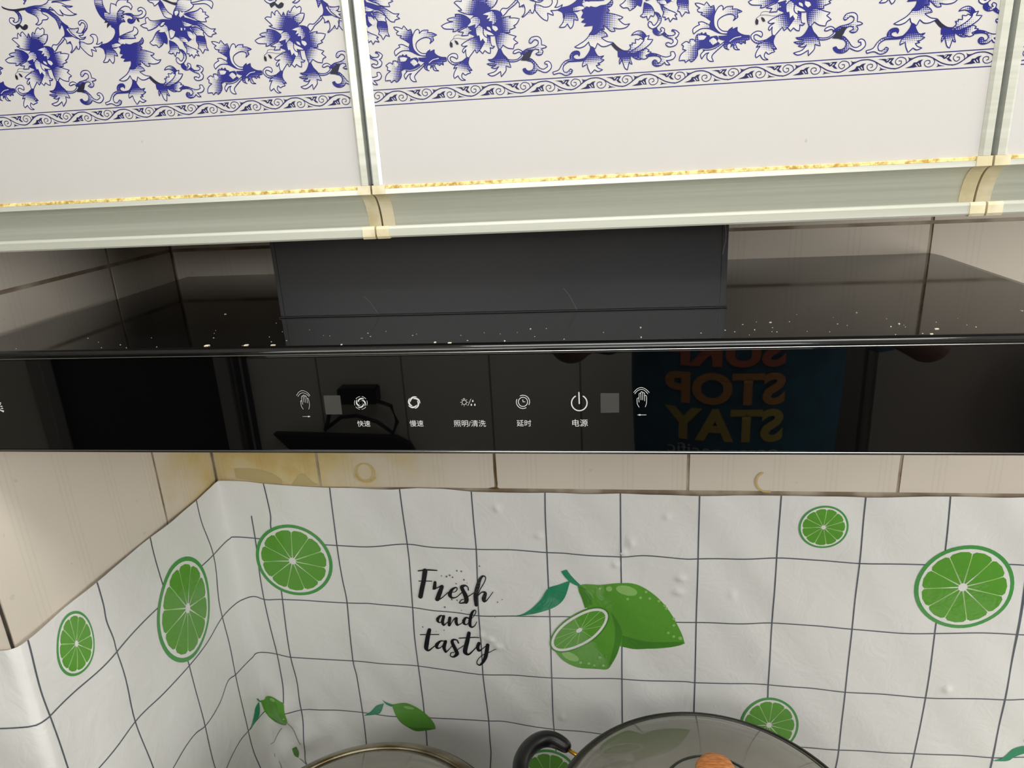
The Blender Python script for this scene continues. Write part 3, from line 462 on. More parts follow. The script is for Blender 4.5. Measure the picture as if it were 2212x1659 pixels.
ICONS={'strokes': ['0.28|30839,-3834 31011,-3596 31235,-3461 31406,-3446 31601,-3498 31784,-3636 31923,-3842',
'0.28|30927,-3920 31092,-3733 31277,-3632 31415,-3616 31607,-3686 31759,-3807 31842,-3927',
'0.28|31214,-4955 31135,-4799 31093,-4626 31095,-4385 31094,-4282 31150,-4248 31193,-4299 31239,-4558',
'0.28|31207,-4317 31215,-4042 31235,-3905 31311,-3854 31354,-3906 31350,-4387',
'0.28|31371,-3906 31367,-3821 31423,-3787 31483,-3839 31483,-4405',
'0.28|31501,-3941 31531,-3856 31599,-3857 31632,-3977 31631,-4440',
'0.28|31645,-4114 31687,-4063 31750,-4097 31768,-4320 31778,-4596 31736,-4768 31657,-4958',
'0.25|31071,-5563 31533,-5565',
'0.38|56503,-3793 56693,-3564 56883,-3451 57050,-3427 57216,-3467 57407,-3596 57599,-3802',
'0.38|56574,-3896 56741,-3692 56908,-3591 57050,-3567 57193,-3594 57360,-3723 57504,-3903',
'0.38|56889,-4930 56768,-4696 56743,-4515 56743,-4283 56814,-4206 56862,-4232 56887,-4542',
'0.38|56886,-4206 56885,-3898 56932,-3847 57004,-3874 57018,-4362',
'0.38|57004,-3848 57016,-3771 57075,-3733 57135,-3798 57138,-4363',
'0.38|57147,-3823 57194,-3811 57266,-3850 57281,-4441',
'0.38|57291,-4055 57338,-4017 57410,-4082 57425,-4468 57402,-4674 57332,-4907',
'0.38|57396,-5531 56987,-5530',
'0.28|44235,-4738 44496,-4207',
'0.28|43899,-4302 43909,-4169 44036,-4170 44027,-4303',
'0.50|48397,-4298 48405,-4463 48545,-4464',
'0.88|52550,-3758 52561,-4620',
'0.53|48748,-4465 48739,-4530 48720,-4592 48691,-4651 48652,-4703 48606,-4748 48552,-4784 48495,-4809 48434,-4823 48372,-4826 48311,-4817 48253,-4796 48200,-4765 48154,-4724 48116,-4675 48087,-4618 48068,-4557 48060,-4493 48063,-4428 48078,-4364 48102,-4303 48137,-4248 48180,-4199 48230,-4159 48285,-4129 48345,-4109 48406,-4101 48468,-4104 48527,-4119 48582,-4145 48632,-4181 48674,-4226 48708,-4279 48732,-4337 48745,-4400 48748,-4465',
'0.53|48218,-3990 48268,-3970 48319,-3955 48371,-3946 48423,-3943 48476,-3946 48527,-3955 48577,-3969 48625,-3988 48670,-4014 48713,-4044 48752,-4079 48787,-4118 48818,-4161 48844,-4207 48865,-4257 48882,-4309 48892,-4362 48898,-4417 48897,-4472 48892,-4527 48880,-4582 48864,-4635 48842,-4686',
'0.53|48615,-4925 48566,-4949 48516,-4966 48464,-4978 48412,-4985 48359,-4985 48307,-4979 48256,-4968 48206,-4951 48159,-4928 48115,-4900 48074,-4867 48037,-4830 48004,-4788 47975,-4743 47951,-4695 47933,-4644 47919,-4591 47912,-4536 47909,-4481 47913,-4426 47922,-4371 47936,-4317 47956,-4265',
'0.88|52856,-4052 52918,-4097 52973,-4151 53021,-4212 53061,-4280 53092,-4353 53114,-4430 53125,-4510 53127,-4591 53118,-4672 53100,-4751 53071,-4827 53034,-4898 52988,-4963 52934,-5022 52873,-5072 52807,-5113 52736,-5145 52662,-5166 52587,-5177 52510,-5177 52435,-5165 52362,-5143 52292,-5111 52228,-5069 52169,-5018 52118,-4958 52074,-4893 52040,-4821 52015,-4745 52000,-4665 51995,-4584 52000,-4503 52015,-4423 52040,-4346 52075,-4273 52118,-4206 52169,-4145 52227,-4092 52291,-4047',
'0.35|44133,-4470 44123,-4517 44102,-4560 44071,-4597 44031,-4624 43988,-4639 43942,-4643 43899,-4633 43860,-4611 43829,-4578 43809,-4537 43800,-4492 43804,-4445 43819,-4399 43846,-4359 43881,-4327 43923,-4306 43968,-4296 44013,-4300 44054,-4316 44089,-4343 44115,-4380 44130,-4424 44133,-4470',
'0.35|44209,-4471 44254,-4471',
'0.35|44125,-4650 44154,-4683',
'0.35|43948,-4723 43944,-4770',
'0.35|43781,-4648 43747,-4681',
'0.35|43723,-4468 43679,-4467',
'0.35|43808,-4289 43779,-4256',
'0.35|44151,-4292 44185,-4259',
'0.31|36065,-3956 36115,-3969 36163,-3987 36208,-4010 36251,-4039 36289,-4071 36324,-4108 36353,-4150',
'0.31|36413,-4292 36423,-4344 36426,-4398 36424,-4452 36417,-4506 36404,-4560 36386,-4613 36363,-4665',
'0.31|36264,-4804 36223,-4844 36178,-4880 36131,-4911 36081,-4937 36029,-4958 35976,-4974 35922,-4984',
'0.31|35763,-4981 35712,-4968 35664,-4950 35619,-4927 35576,-4898 35538,-4865 35503,-4827 35473,-4786',
'0.31|35414,-4642 35404,-4590 35401,-4536 35403,-4482 35411,-4427 35424,-4373 35443,-4320 35467,-4269',
'0.31|35566,-4130 35607,-4090 35652,-4055 35699,-4024 35749,-3999 35801,-3978 35853,-3962 35907,-3952'], 'polys': ['36217,-4147 36166,-4107 36106,-4079 36042,-4066 35975,-4066 35909,-4080 35848,-4107 35793,-4144 35748,-4191 35714,-4243 35693,-4298 35686,-4352 35692,-4402 35715,-4409 35731,-4374 35750,-4341 35772,-4308 35799,-4276 35831,-4245 35868,-4217 35911,-4192 35959,-4171 36013,-4156 36072,-4150 36134,-4152 36200,-4166',
'36197,-4739 36243,-4682 36277,-4617 36298,-4549 36306,-4481 36299,-4415 36280,-4356 36249,-4304 36208,-4264 36160,-4236 36108,-4221 36056,-4220 36005,-4232 35996,-4256 36028,-4268 36059,-4283 36089,-4303 36118,-4326 36144,-4355 36168,-4390 36188,-4430 36203,-4477 36211,-4531 36211,-4590 36201,-4655 36180,-4724',
'35610,-4788 35662,-4829 35722,-4857 35787,-4870 35854,-4870 35920,-4855 35982,-4828 36036,-4790 36081,-4744 36115,-4691 36136,-4636 36143,-4582 36137,-4531 36114,-4525 36098,-4559 36079,-4593 36057,-4626 36030,-4658 35998,-4689 35961,-4718 35918,-4743 35870,-4764 35816,-4778 35757,-4785 35694,-4783 35628,-4769',
'35633,-4195 35586,-4252 35552,-4316 35531,-4384 35523,-4453 35529,-4518 35548,-4578 35579,-4630 35620,-4670 35668,-4699 35720,-4714 35773,-4715 35824,-4702 35833,-4679 35801,-4666 35769,-4651 35739,-4631 35711,-4608 35684,-4579 35660,-4544 35641,-4503 35626,-4456 35618,-4403 35618,-4344 35628,-4279 35649,-4211',
'40366,-4017 40297,-3983 40221,-3966 40142,-3965 40064,-3980 39990,-4010 39924,-4053 39868,-4108 39825,-4171 39797,-4237 39784,-4305 39786,-4370 39804,-4428 39832,-4431 39845,-4387 39861,-4344 39882,-4302 39907,-4260 39939,-4218 39976,-4178 40020,-4141 40072,-4107 40131,-4078 40197,-4057 40271,-4045 40350,-4043',
'40567,-4552 40583,-4470 40582,-4389 40566,-4311 40534,-4240 40490,-4180 40435,-4132 40372,-4100 40304,-4083 40236,-4081 40171,-4095 40111,-4123 40061,-4164 40064,-4193 40108,-4188 40151,-4187 40195,-4190 40240,-4198 40285,-4212 40330,-4233 40375,-4261 40418,-4298 40458,-4345 40493,-4402 40520,-4469 40539,-4547',
'40113,-4965 40193,-4948 40269,-4915 40338,-4867 40397,-4808 40443,-4740 40475,-4666 40492,-4591 40492,-4518 40478,-4450 40451,-4391 40412,-4344 40363,-4311 40337,-4326 40350,-4366 40361,-4409 40368,-4453 40370,-4500 40367,-4551 40358,-4603 40342,-4659 40317,-4716 40282,-4774 40237,-4831 40180,-4885 40112,-4935',
'39631,-4681 39663,-4753 39711,-4815 39770,-4864 39838,-4898 39911,-4917 39987,-4919 40060,-4905 40129,-4877 40189,-4836 40238,-4785 40273,-4728 40293,-4667 40273,-4647 40238,-4676 40201,-4704 40162,-4728 40118,-4750 40071,-4767 40020,-4779 39964,-4784 39906,-4783 39844,-4772 39782,-4750 39719,-4715 39658,-4668',
'39789,-4095 39729,-4156 39683,-4227 39650,-4305 39633,-4385 39631,-4464 39646,-4539 39674,-4606 39715,-4662 39766,-4705 39824,-4732 39885,-4744 39946,-4739 39961,-4712 39926,-4690 39892,-4664 39860,-4635 39831,-4600 39805,-4561 39783,-4515 39766,-4463 39755,-4405 39752,-4340 39758,-4270 39776,-4195 39807,-4117',
'36047,-4539 36035,-4557 36015,-4557 36007,-4539 36019,-4521 36039,-4521',
'35917,-4610 35905,-4628 35885,-4628 35877,-4610 35889,-4592 35909,-4592',
'35805,-4538 35793,-4555 35773,-4555 35765,-4537 35777,-4520 35797,-4520',
'35822,-4395 35810,-4412 35790,-4412 35782,-4394 35795,-4377 35814,-4377',
'35952,-4324 35940,-4342 35920,-4342 35912,-4324 35924,-4306 35944,-4306',
'36064,-4396 36052,-4414 36032,-4414 36024,-4396 36036,-4378 36056,-4379',
'44636,-4257 44679,-4357 44686,-4397 44654,-4444 44622,-4454 44591,-4443 44565,-4397 44578,-4357',
'44503,-4556 44547,-4657 44554,-4697 44522,-4743 44489,-4753 44458,-4743 44433,-4696 44445,-4656',
'44774,-4558 44818,-4658 44825,-4698 44793,-4745 44760,-4755 44729,-4744 44704,-4698 44716,-4658',
'31526,-5495 31721,-5566 31506,-5635',
'56987,-5459 56746,-5529 56988,-5600',
'5066,-4184 5121,-4204 5251,-4283 5161,-4341 5085,-4321 5030,-4301',
'5012,-4359 5073,-4360 5178,-4419 5078,-4477 4982,-4457',
'4940,-4594 5089,-4575 5175,-4497 5268,-4596 5238,-4625 4931,-4623',
'4885,-4770 5073,-4761 5179,-4683 5283,-4782 5256,-4801 5061,-4800 4879,-4790',
'4867,-4829 4923,-4849 5110,-4909 5286,-4939 5205,-5106 5054,-5027 4899,-4927 4843,-4908'], 'win': ['33001,-3850 34343,-3844 34306,-5402 32988,-5397',
'54110,-3824 55448,-3835 55453,-5340 54115,-5361']}
FLAKES=[(0.2364,-0.3448,0.00177,0.00173,0.1),(0.2694,-0.3455,0.00172,0.00126,0.1),(0.4195,-0.3472,0.00087,0.00095,0.1),(0.4311,-0.3495,0.00137,0.00083,0),(0.5715,-0.3144,0.00054,0.00079,0),(0.6677,-0.3066,0.00093,0.00065,0),(0.7640,-0.3484,0.00109,0.00080,0.05),(0.7727,-0.3350,0.00149,0.00099,0.05),(0.7541,-0.3185,0.00057,0.00100,0),(0.7368,-0.2810,0.00050,0.00087,0),(0.1909,-0.2310,0.00094,0.00052,0.2),(0.4873,-0.3119,0.00054,0.00056,0),(0.2920,-0.3469,0.00188,0.00062,0),(0.8512,-0.2865,0.00085,0.00093,0.4),(0.5706,-0.3432,0.00034,0.00075,0),(0.3477,-0.3491,0.00054,0.00063,0),(0.4717,-0.3467,0.00051,0.00060,0.3),(0.6523,-0.3280,0.00028,0.00055,0),(0.7459,-0.3261,0.00037,0.00057,0)]
# ------------------------------------------------------------------ materials
M = {}
def tile_material(name, base, grime, relief):
    m = mat(name, base, 0.22); t = NT(m)
    p = t.xyz(); n1 = t.noise(3.1, 3); n2 = t.noise(38, 2)
    c = t.mix(t.ramp(n1, 0.3, 0.75), lin(base), lin(tuple(v*0.955 for v in base)))
    if grime:
        # greasy yellow stain spreading from the corner below the hood
        vx = t.math('DIVIDE', t.math('SUBTRACT', p[0], 0.09), 0.21); vy = t.math('DIVIDE', p[1], 0.13); vz = t.math('DIVIDE', t.math('ADD', p[2], 0.23), 0.12)
        d = t.math('SQRT', t.math('ADD', t.math('ADD', t.math('MULTIPLY', vx, vx), t.math('MULTIPLY', vy, vy)), t.math('MULTIPLY', vz, vz)))
        d = t.math('ADD', d, t.math('MULTIPLY', t.math('SUBTRACT', t.noise(17, 4, 0.6), 0.5), 1.5))
        fac = t.math('MULTIPLY', t.math('SUBTRACT', 1.0, t.ramp(d, 0.15, 1.35)), 0.80)
        c = t.mix(fac, c, lin((206, 182, 104)))
        fac2 = t.math('MULTIPLY', t.math('SUBTRACT', 1.0, t.ramp(d, 0.0, 0.45)), 0.5)
        c = t.mix(fac2, c, lin((188, 148, 66)))
    sp = t.math('GREATER_THAN', t.noise(70, 1), 0.745)
    c = t.mix(t.math('MULTIPLY', sp, 0.12), c, lin((110, 95, 70)))
    t.link(c, t.b.inputs['Base Color'])
    if relief:
        # groups of three fine vertical grooves, like pressed fabric stripes
        a = t.math('ADD', p[0], t.math('MULTIPLY', p[1], -1.0))
        w = t.math('FRACT', t.math('MULTIPLY', a, 1/0.0625))
        g = t.math('MULTIPLY', t.math('LESS_THAN', w, 0.30), t.math('LESS_THAN', t.math('FRACT', t.math('MULTIPLY', w, 10.0)), 0.35))
        h = t.math('SUBTRACT', t.math('MULTIPLY', n2, 0.25), g); t.bump(h, 0.12, 0.0005)
        t.link(t.mix(t.math('MULTIPLY', g, 0.07), c, lin((150, 138, 116))), t.b.inputs['Base Color'])
    else: t.bump(n2, 0.05, 0.001)
    return m
M['tile'] = tile_material('cream_tile', (224, 214, 199), True, True)
M['grout'] = vary(mat('grout', (172, 160, 140), 0.8), (182, 170, 150), (128, 110, 88), 18)
M['plain_tile'] = tile_material('white_tile', (226, 224, 216), False, False)
M['grout_light'] = mat('pale_grout', (150, 146, 138), 0.8)
M['floor'] = vary(mat('floor_tile', (178, 170, 158), 0.3), (186, 178, 166), (166, 158, 146), 5)
M['ceiling'] = mat('ceiling_panel', (236, 236, 232), 0.5)
M['edge_trim'] = vary(mat('dark_joint', (60, 56, 50), 0.6), (66, 60, 52), (40, 36, 32), 40)

m = mat('black_enamel', (13, 13, 13), 0.06, ior=1.52, coat=0.0); t = NT(m); t.bump(t.noise(420, 2), 0.012, 0.001)
M['enamel'] = m
M['enamel_side'] = mat('black_enamel_side', (34, 33, 32), 0.25)
M['glass_black'] = mat('black_glass', (4, 4, 4.5), 0.015, ior=1.72)
m = mat('dark_duct_steel', (44, 44, 46), 0.30, ior=1.5); t = NT(m); t.bump(t.noise(9, 1), 0.05, 0.01); M['duct'] = m
M['chrome_edge'] = mat('bright_metal_edge', (150, 150, 146), 0.22, 1.0)
M['print_white'] = mat('white_silkscreen', (205, 208, 204), 0.5)
M['sensor'] = mat('sensor_window', (66, 66, 63), 0.06)
M['hood_under'] = mat('grey_hood_underside', (90, 90, 90), 0.35, 0.6)
M['filter'] = mat('grease_filter', (120, 120, 118), 0.35, 0.9)
M['dust'] = mat('paint_flake', (226, 214, 190), 0.8)
M['lint'] = mat('lint_fibre', (150, 148, 140), 0.8)

m = mat('door_laminate', (232, 229, 228), 0.42, spec=0.25); t = NT(m)
sp = t.math('GREATER_THAN', t.noise(120, 1), 0.77)
c = t.mix(t.ramp(t.noise(2.2, 2), 0.3, 0.7), lin((194, 192, 189)), lin((190, 187, 183)))
c = t.mix(t.math('MULTIPLY', sp, 0.28), c, lin((120, 105, 92))); t.link(c, t.b.inputs['Base Color'])
M['door'] = m
m = mat('cabinet_ink', (40, 45, 140), 0.42, spec=0.22); t = NT(m)
ai = t.new('ShaderNodeAttribute', attribute_name='ink').outputs['Fac']; ad = t.new('ShaderNodeAttribute', attribute_name='dark').outputs['Fac']
p = t.xyz(); K = math.pi/0.00102
u = t.math('SINE', t.math('MULTIPLY', t.math('ADD', p[0], p[2]), K)); v = t.math('SINE', t.math('MULTIPLY', t.math('SUBTRACT', p[0], p[2]), K))
g = t.math('ADD', t.math('MULTIPLY', t.math('MULTIPLY', u, v), 0.46), 0.5)
fac = t.ramp(t.math('SUBTRACT', t.math('SUBTRACT', ai, 0.16), g), -0.10, 0.10)
ink = t.mix(ad, lin((29, 32, 116)), lin((28, 29, 48)))
t.link(t.mix(fac, lin((193, 191, 188)), ink), t.b.inputs['Base Color'])
M['ink'] = m
def aluminium(name, a, b):
    m = mat(name, a, 0.30, 0.25); t = NT(m); p = t.xyz()
    mp = t.new('ShaderNodeMapping'); mp.inputs['Scale'].default_value = (1.2, 40, 160); t.link(t.pos(), mp.inputs[0])
    n = t.noise(1.0, 3, vec=mp.outputs[0]); t.link(t.mix(t.ramp(n, 0.3, 0.7), lin(a), lin(b)), t.b.inputs['Base Color']); return m
M['alu'] = aluminium('satin_aluminium', (208, 209, 198), (190, 192, 178))
M['alu_side'] = aluminium('shaded_aluminium_return', (150, 156, 154), (128, 134, 134))
M['cap'] = vary(mat('yellowed_plastic_cap', (216, 206, 174), 0.4), (218, 209, 180), (200, 188, 150), 60)
m = mat('greasy_seal', (226, 204, 112), 0.5); t = NT(m)
n = t.noise(210, 4, 0.7); c = t.mix(t.ramp(n, 0.35, 0.62), lin((176, 138, 48)), lin((238, 224, 156)))
t.link(c, t.b.inputs['Base Color']); M['seal'] = m
M['carcass'] = mat('white_carcass', (215, 212, 206), 0.5)
M['carcass_edge'] = mat('grey_edge_strip', (176, 182, 186), 0.5)

m = mat('plastic_film', (232, 232, 228), 0.09); t = NT(m)
h = t.math('ADD', t.math('MULTIPLY', t.noise(26, 3, 0.55, dist=1.2), 1.0), t.math('MULTIPLY', t.noise(95, 2, 0.5, dist=0.6), 0.12)); t.bump(h, 0.28, 0.004)
M['film'] = m
def film_ink(name, col):
    m = mat(name, col, 0.09); t = NT(m)
    h = t.math('ADD', t.math('MULTIPLY', t.noise(26, 3, 0.55, dist=1.2), 1.0), t.math('MULTIPLY', t.noise(95, 2, 0.5, dist=0.6), 0.12)); t.bump(h, 0.28, 0.004)
    return m
M['f_line'] = film_ink('film_line_grey', (92, 98, 106))
M['f_g1'] = film_ink('film_lime_green', (96, 160, 58))
M['f_g2'] = film_ink('film_lime_shadow_green', (78, 138, 52))
M['f_rind'] = film_ink('film_rind_green', (82, 156, 82))
M['f_leaf'] = film_ink('film_leaf_green', (50, 142, 102))
M['f_white'] = film_ink('film_white', (232, 232, 228))
M['f_vein'] = film_ink('film_pale_green', (166, 206, 128))
M['f_hl'] = film_ink('film_highlight_green', (146, 194, 110))
M['f_black'] = film_ink('film_lettering_black', (34, 36, 38))
M['f_speck'] = film_ink('film_speck_grey', (126, 122, 110))
M['f_crease'] = film_ink('film_crease_grey', (150, 152, 150))

M['counter'] = vary(mat('pale_stone_counter', (206, 203, 197), 0.25), (210, 207, 201), (186, 182, 175), 60)
M['cab_low'] = mat('lower_cabinet_white', (214, 212, 206), 0.35)
M['stove'] = mat('brushed_steel_hob', (196, 196, 192), 0.35, 0.7)
M['iron'] = mat('cast_iron', (26, 26, 27), 0.55)
M['wok'] = mat('black_nonstick', (22, 22, 23), 0.35)
M['steel_rim'] = vary(mat('stained_steel_rim', (150, 140, 116), 0.3, 0.8), (138, 130, 108), (96, 84, 56), 30)
M['bakelite'] = mat('black_bakelite', (16, 17, 18), 0.35)
M['gold'] = mat('gold_wire', (224, 170, 60), 0.28, 0.9)
m = mat('wood_knob', (190, 120, 62), 0.5); t = NT(m)
mp = t.new('ShaderNodeMapping'); mp.inputs['Scale'].default_value = (30, 200, 60); t.link(t.pos(), mp.inputs[0])
t.link(t.mix(t.ramp(t.noise(4, 4, vec=mp.outputs[0]), 0.3, 0.7), lin((202, 134, 74)), lin((158, 92, 44))), t.b.inputs['Base Color']); M['wood'] = m
def thin_glass(name, tint, haze):
    # thin smoked glass shell: tinted see-through, an even diffuse grey haze, mirror reflection at grazing angles
    m = bpy.data.materials.new(name); m.use_nodes = True; n = m.node_tree.nodes; l = m.node_tree.links; n.remove(n['Principled BSDF'])
    tr = n.new('ShaderNodeBsdfTransparent'); tr.inputs[0].default_value = lin(tint)
    df = n.new('ShaderNodeBsdfDiffuse'); df.inputs[0].default_value = lin((170, 166, 154))
    gl = n.new('ShaderNodeBsdfGlossy'); gl.inputs['Roughness'].default_value = 0.04
    m1 = n.new('ShaderNodeMixShader'); m1.inputs[0].default_value = haze; l.new(tr.outputs[0], m1.inputs[1]); l.new(df.outputs[0], m1.inputs[2])
    fr = n.new('ShaderNodeFresnel'); fr.inputs[0].default_value = 1.5
    m2 = n.new('ShaderNodeMixShader'); l.new(fr.outputs[0], m2.inputs[0]); l.new(m1.outputs[0], m2.inputs[1]); l.new(gl.outputs[0], m2.inputs[2])
    l.new(m2.outputs[0], n['Material Output'].inputs[0]); return m
M['lid_glass'] = thin_glass('smoky_lid_glass', (205, 205, 198), 0.50)
M['pan_inner'] = mat('grey_pan_lining', (120, 118, 112), 0.4)
M['lid_glass_edge'] = mat('dark_lid_edge', (40, 42, 38), 0.15)

M['skin'] = mat('skin', (112, 78, 60), 0.55)
M['shirt'] = vary(mat('teal_cotton', (16, 74, 92), 0.85), (17, 76, 94), (12, 60, 78), 20)
M['print_or'] = mat('print_orange', (158, 82, 46), 0.7); M['print_am'] = mat('print_amber', (160, 108, 48), 0.7)
M['print_ye'] = mat('print_yellow', (152, 132, 52), 0.7); M['print_wh'] = mat('print_white', (150, 150, 152), 0.7)
M['jeans'] = mat('dark_trousers', (36, 38, 46), 0.9); M['hair'] = mat('dark_hair', (18, 15, 13), 0.6)
M['eye'] = mat('eye_white', (220, 215, 208), 0.3); M['lips'] = mat('lips', (150, 84, 74), 0.5); M['shoe'] = mat('dark_slipper', (40, 40, 42), 0.7)
M['doorway_dark'] = mat('dark_doorway_panel', (26, 20, 16), 0.35); M['door_frame'] = mat('grey_door_frame', (150, 150, 146), 0.4)
M['fridge'] = mat('warm_grey_fridge', (150, 144, 134), 0.4); M['fridge_seal'] = mat('fridge_gasket', (40, 38, 38), 0.6)
M['blackp'] = mat('black_plastic', (14, 14, 15), 0.45); M['dark_cab'] = mat('charcoal_cabinet', (42, 42, 46), 0.4)
M['bag'] = mat('plastic_bag', (150, 150, 152), 0.35)
M['lamp_glow'] = mat('lamp_diffuser', (250, 250, 246), 0.5)
_b = M['lamp_glow'].node_tree.nodes['Principled BSDF']; _b.inputs['Emission Color'].default_value = (1, 0.985, 0.955, 1); _b.inputs['Emission Strength'].default_value = 2.0
M['fill_glow'] = mat('fill_pane_glow', (235, 242, 250), 0.5)  # glow of the made-up panes behind the added fill lights
_b = M['fill_glow'].node_tree.nodes['Principled BSDF']; _b.inputs['Emission Color'].default_value = (0.92, 0.97, 1, 1); _b.inputs['Emission Strength'].default_value = 0.6

# ------------------------------------------------------------------ room shell
LX, RX, BY = -1.62, 2.30, -1.76           # left end, right end, wall behind the photographer
PIL = -0.3633                              # front face of the pillar that ends the left wall
def struct(o): o['kind'] = 'structure'; return o
struct(boxo('floor', LX-0.1, RX+0.1, BY-0.1, 0.1, FLOOR-0.06, FLOOR, None, M['floor']))
ceil = struct(boxo('ceiling', LX-0.1, RX+0.1, BY-0.1, 0.1, CEIL, CEIL+0.06, None, M['ceiling']))
wall_back = struct(boxo('wall_back', 0.0, RX+0.1, 0.0009, 0.10, FLOOR, CEIL, None, M['grout']))
wall_left = struct(boxo('wall_left', -0.0985, -0.0009, PIL+0.0009, 0.10, FLOOR, CEIL, None, M['grout']))
wall_front = struct(boxo('wall_pillar', LX, -0.0985, PIL+0.0009, 0.10, FLOOR, CEIL, None, M['grout']))
wall_rear = struct(boxo('wall_rear', -0.56, RX+0.1, BY-0.1, BY-0.0025, FLOOR, CEIL, None, M['grout_light']))
struct(boxo('wall_right', RX, RX+0.1, BY, 0.1, FLOOR, CEIL, None, M['plain_tile']))
struct(boxo('wall_left_end', LX-0.1, LX, BY, 0.1, FLOOR, CEIL, None, M['plain_tile']))
wr2 = struct(boxo('wall_rear_left', LX, -1.22, BY-0.1, BY, FLOOR, CEIL, None, M['plain_tile']))
struct(boxo('wall_rear_lintel', -1.22, -0.56, BY-0.1, BY, 0.45, CEIL, None, M['plain_tile']))

GAP = 0.0011
def tile_mesh(w, h, th, bev):
    bm = bmesh.new(); bx(bm, -w/2, w/2, 0, th, -h/2, h/2, 0)
    es = [e for e in bm.edges if all(abs(v.co.y) < 1e-6 for v in e.verts)]
    bmesh.ops.bevel(bm, geom=es, offset=bev, segments=2, affect='EDGES')
    d = bpy.data.meshes.new('tile'); bm.to_mesh(d); bm.free(); return d
_tc = {}
def tile(w, h, loc, rz, parent, m, off=0.0):
    k = (round(w, 4), round(h, 4), m.name)
    if k not in _tc: _tc[k] = tile_mesh(w, h, 0.0024, 0.0009); _tc[k].materials.append(m)
    o = obj('tile', _tc[k], parent); o.location = loc; o.rotation_euler = (0, 0, rz); return o
rows = [(0.0335, 0.3635), (-0.2965, 0.0335), (-0.6265, -0.2965)]
joints = [0.0005, 0.152, 0.3968, 0.6458, 0.8995, 1.149, 1.399, 1.649, 1.899, 2.149, RX]
random.seed(4)
for z0, z1 in rows[:2]:
    for a, b in zip(joints, joints[1:]):
        if a > 1.45: break
        tile(b-a-2*GAP, z1-z0-2*GAP, ((a+b)/2, random.uniform(0, .0003), (z0+z1)/2), 0, wall_back, M['tile'])
    for a, b in ((PIL+0.0005, -0.1183), (-0.1183, -0.0008)):
        tile(b-a-2*GAP, z1-z0-2*GAP, (-random.uniform(0, .0003), (a+b)/2, (z0+z1)/2), R(90), wall_left, M['tile'])
    tile(0.245, z1-z0-2*GAP, (-0.1245, PIL+0.0002, (z0+z1)/2), 0, wall_front, M['tile'])
    tile(0.245, z1-z0-2*GAP, (-0.3725, PIL+0.0002, (z0+z1)/2), 0, wall_front, M['tile'])
# dark silicone joint running up the pillar corner
struct(boxo('trim_1', -0.0022, -0.0002, PIL-0.0004, PIL+0.0012, -0.2965, 0.36, None, M['edge_trim']))
# rear wall tiles (seen mirrored in the glass panel)
for iz in range(6):
    z0 = -1.40 + 0.33*iz + 0.0; z1 = z0+0.33
    for ix in range(11):
        a = -0.5505 + 0.2545*ix
        if a > 2.1: break
        tile(0.2545-0.005, 0.33-0.005, (a+0.127, BY, z0+0.165), R(180), wall_rear, M['plain_tile'])
# stains on the tiles below the hood
m = mat('dried_glue', (202, 178, 112), 0.5); M['glue'] = m
m = mat('brown_grime', (96, 72, 34), 0.7); M['grime'] = m
m = mat('grey_glue_residue', (190, 172, 122), 0.6); M['residue'] = m
def wall_flat(u, v, lay): return Vector((u, -0.0004-lay*0.0001, v))
def ring_stain(cx, cz, r, a0, a1, w, m):
    F = Flat(); n = 40
    p = [(cx+r*math.cos(R(a0+(a1-a0)*i/n))*(1+.03*math.sin(i*1.7)), cz+r*math.sin(R(a0+(a1-a0)*i/n))) for i in range(n+1)]
    F.ribbon(p, [w*(0.5+0.5*abs(math.sin(i*.9+1))) for i in range(n+1)], r*500); F.build('glue_ring', wall_flat, wall_back, m)
ring_stain(0.2185, -0.272, 0.0125, 0, 360, 0.0022, M['glue'])
ring_stain(0.2185, -0.272, 0.0150, 190, 330, 0.0026, M['glue'])
ring_stain(0.7440, -0.281, 0.0140, 120, 285, 0.0030, M['glue'])
F = Flat(); F.poly([(0.3960,-0.238),(0.3972,-0.249),(0.3985,-0.262),(0.3982,-0.275),(0.3992,-0.288),(0.3975,-0.292),(0.3962,-0.280),(0.3955,-0.268),(0.3958,-0.255)], 1)
F.poly([(0.385,-0.2945),(0.396,-0.2925),(0.402,-0.2948),(0.394,-0.2958)], 1); F.build('grime_streak', wall_flat, wall_back, M['grime'])
F = Flat(); F.poly([(0.030,-0.268),(0.052,-0.268),(0.075,-0.272),(0.096,-0.284),(0.096,-0.2925),(0.030,-0.283)], 0)
F.poly([(0.110,-0.2925),(0.118,-0.283),(0.125,-0.276),(0.132,-0.277),(0.138,-0.285),(0.150,-0.2925)], 0); F.build('glue_residue', wall_flat, wall_back, M['residue'])

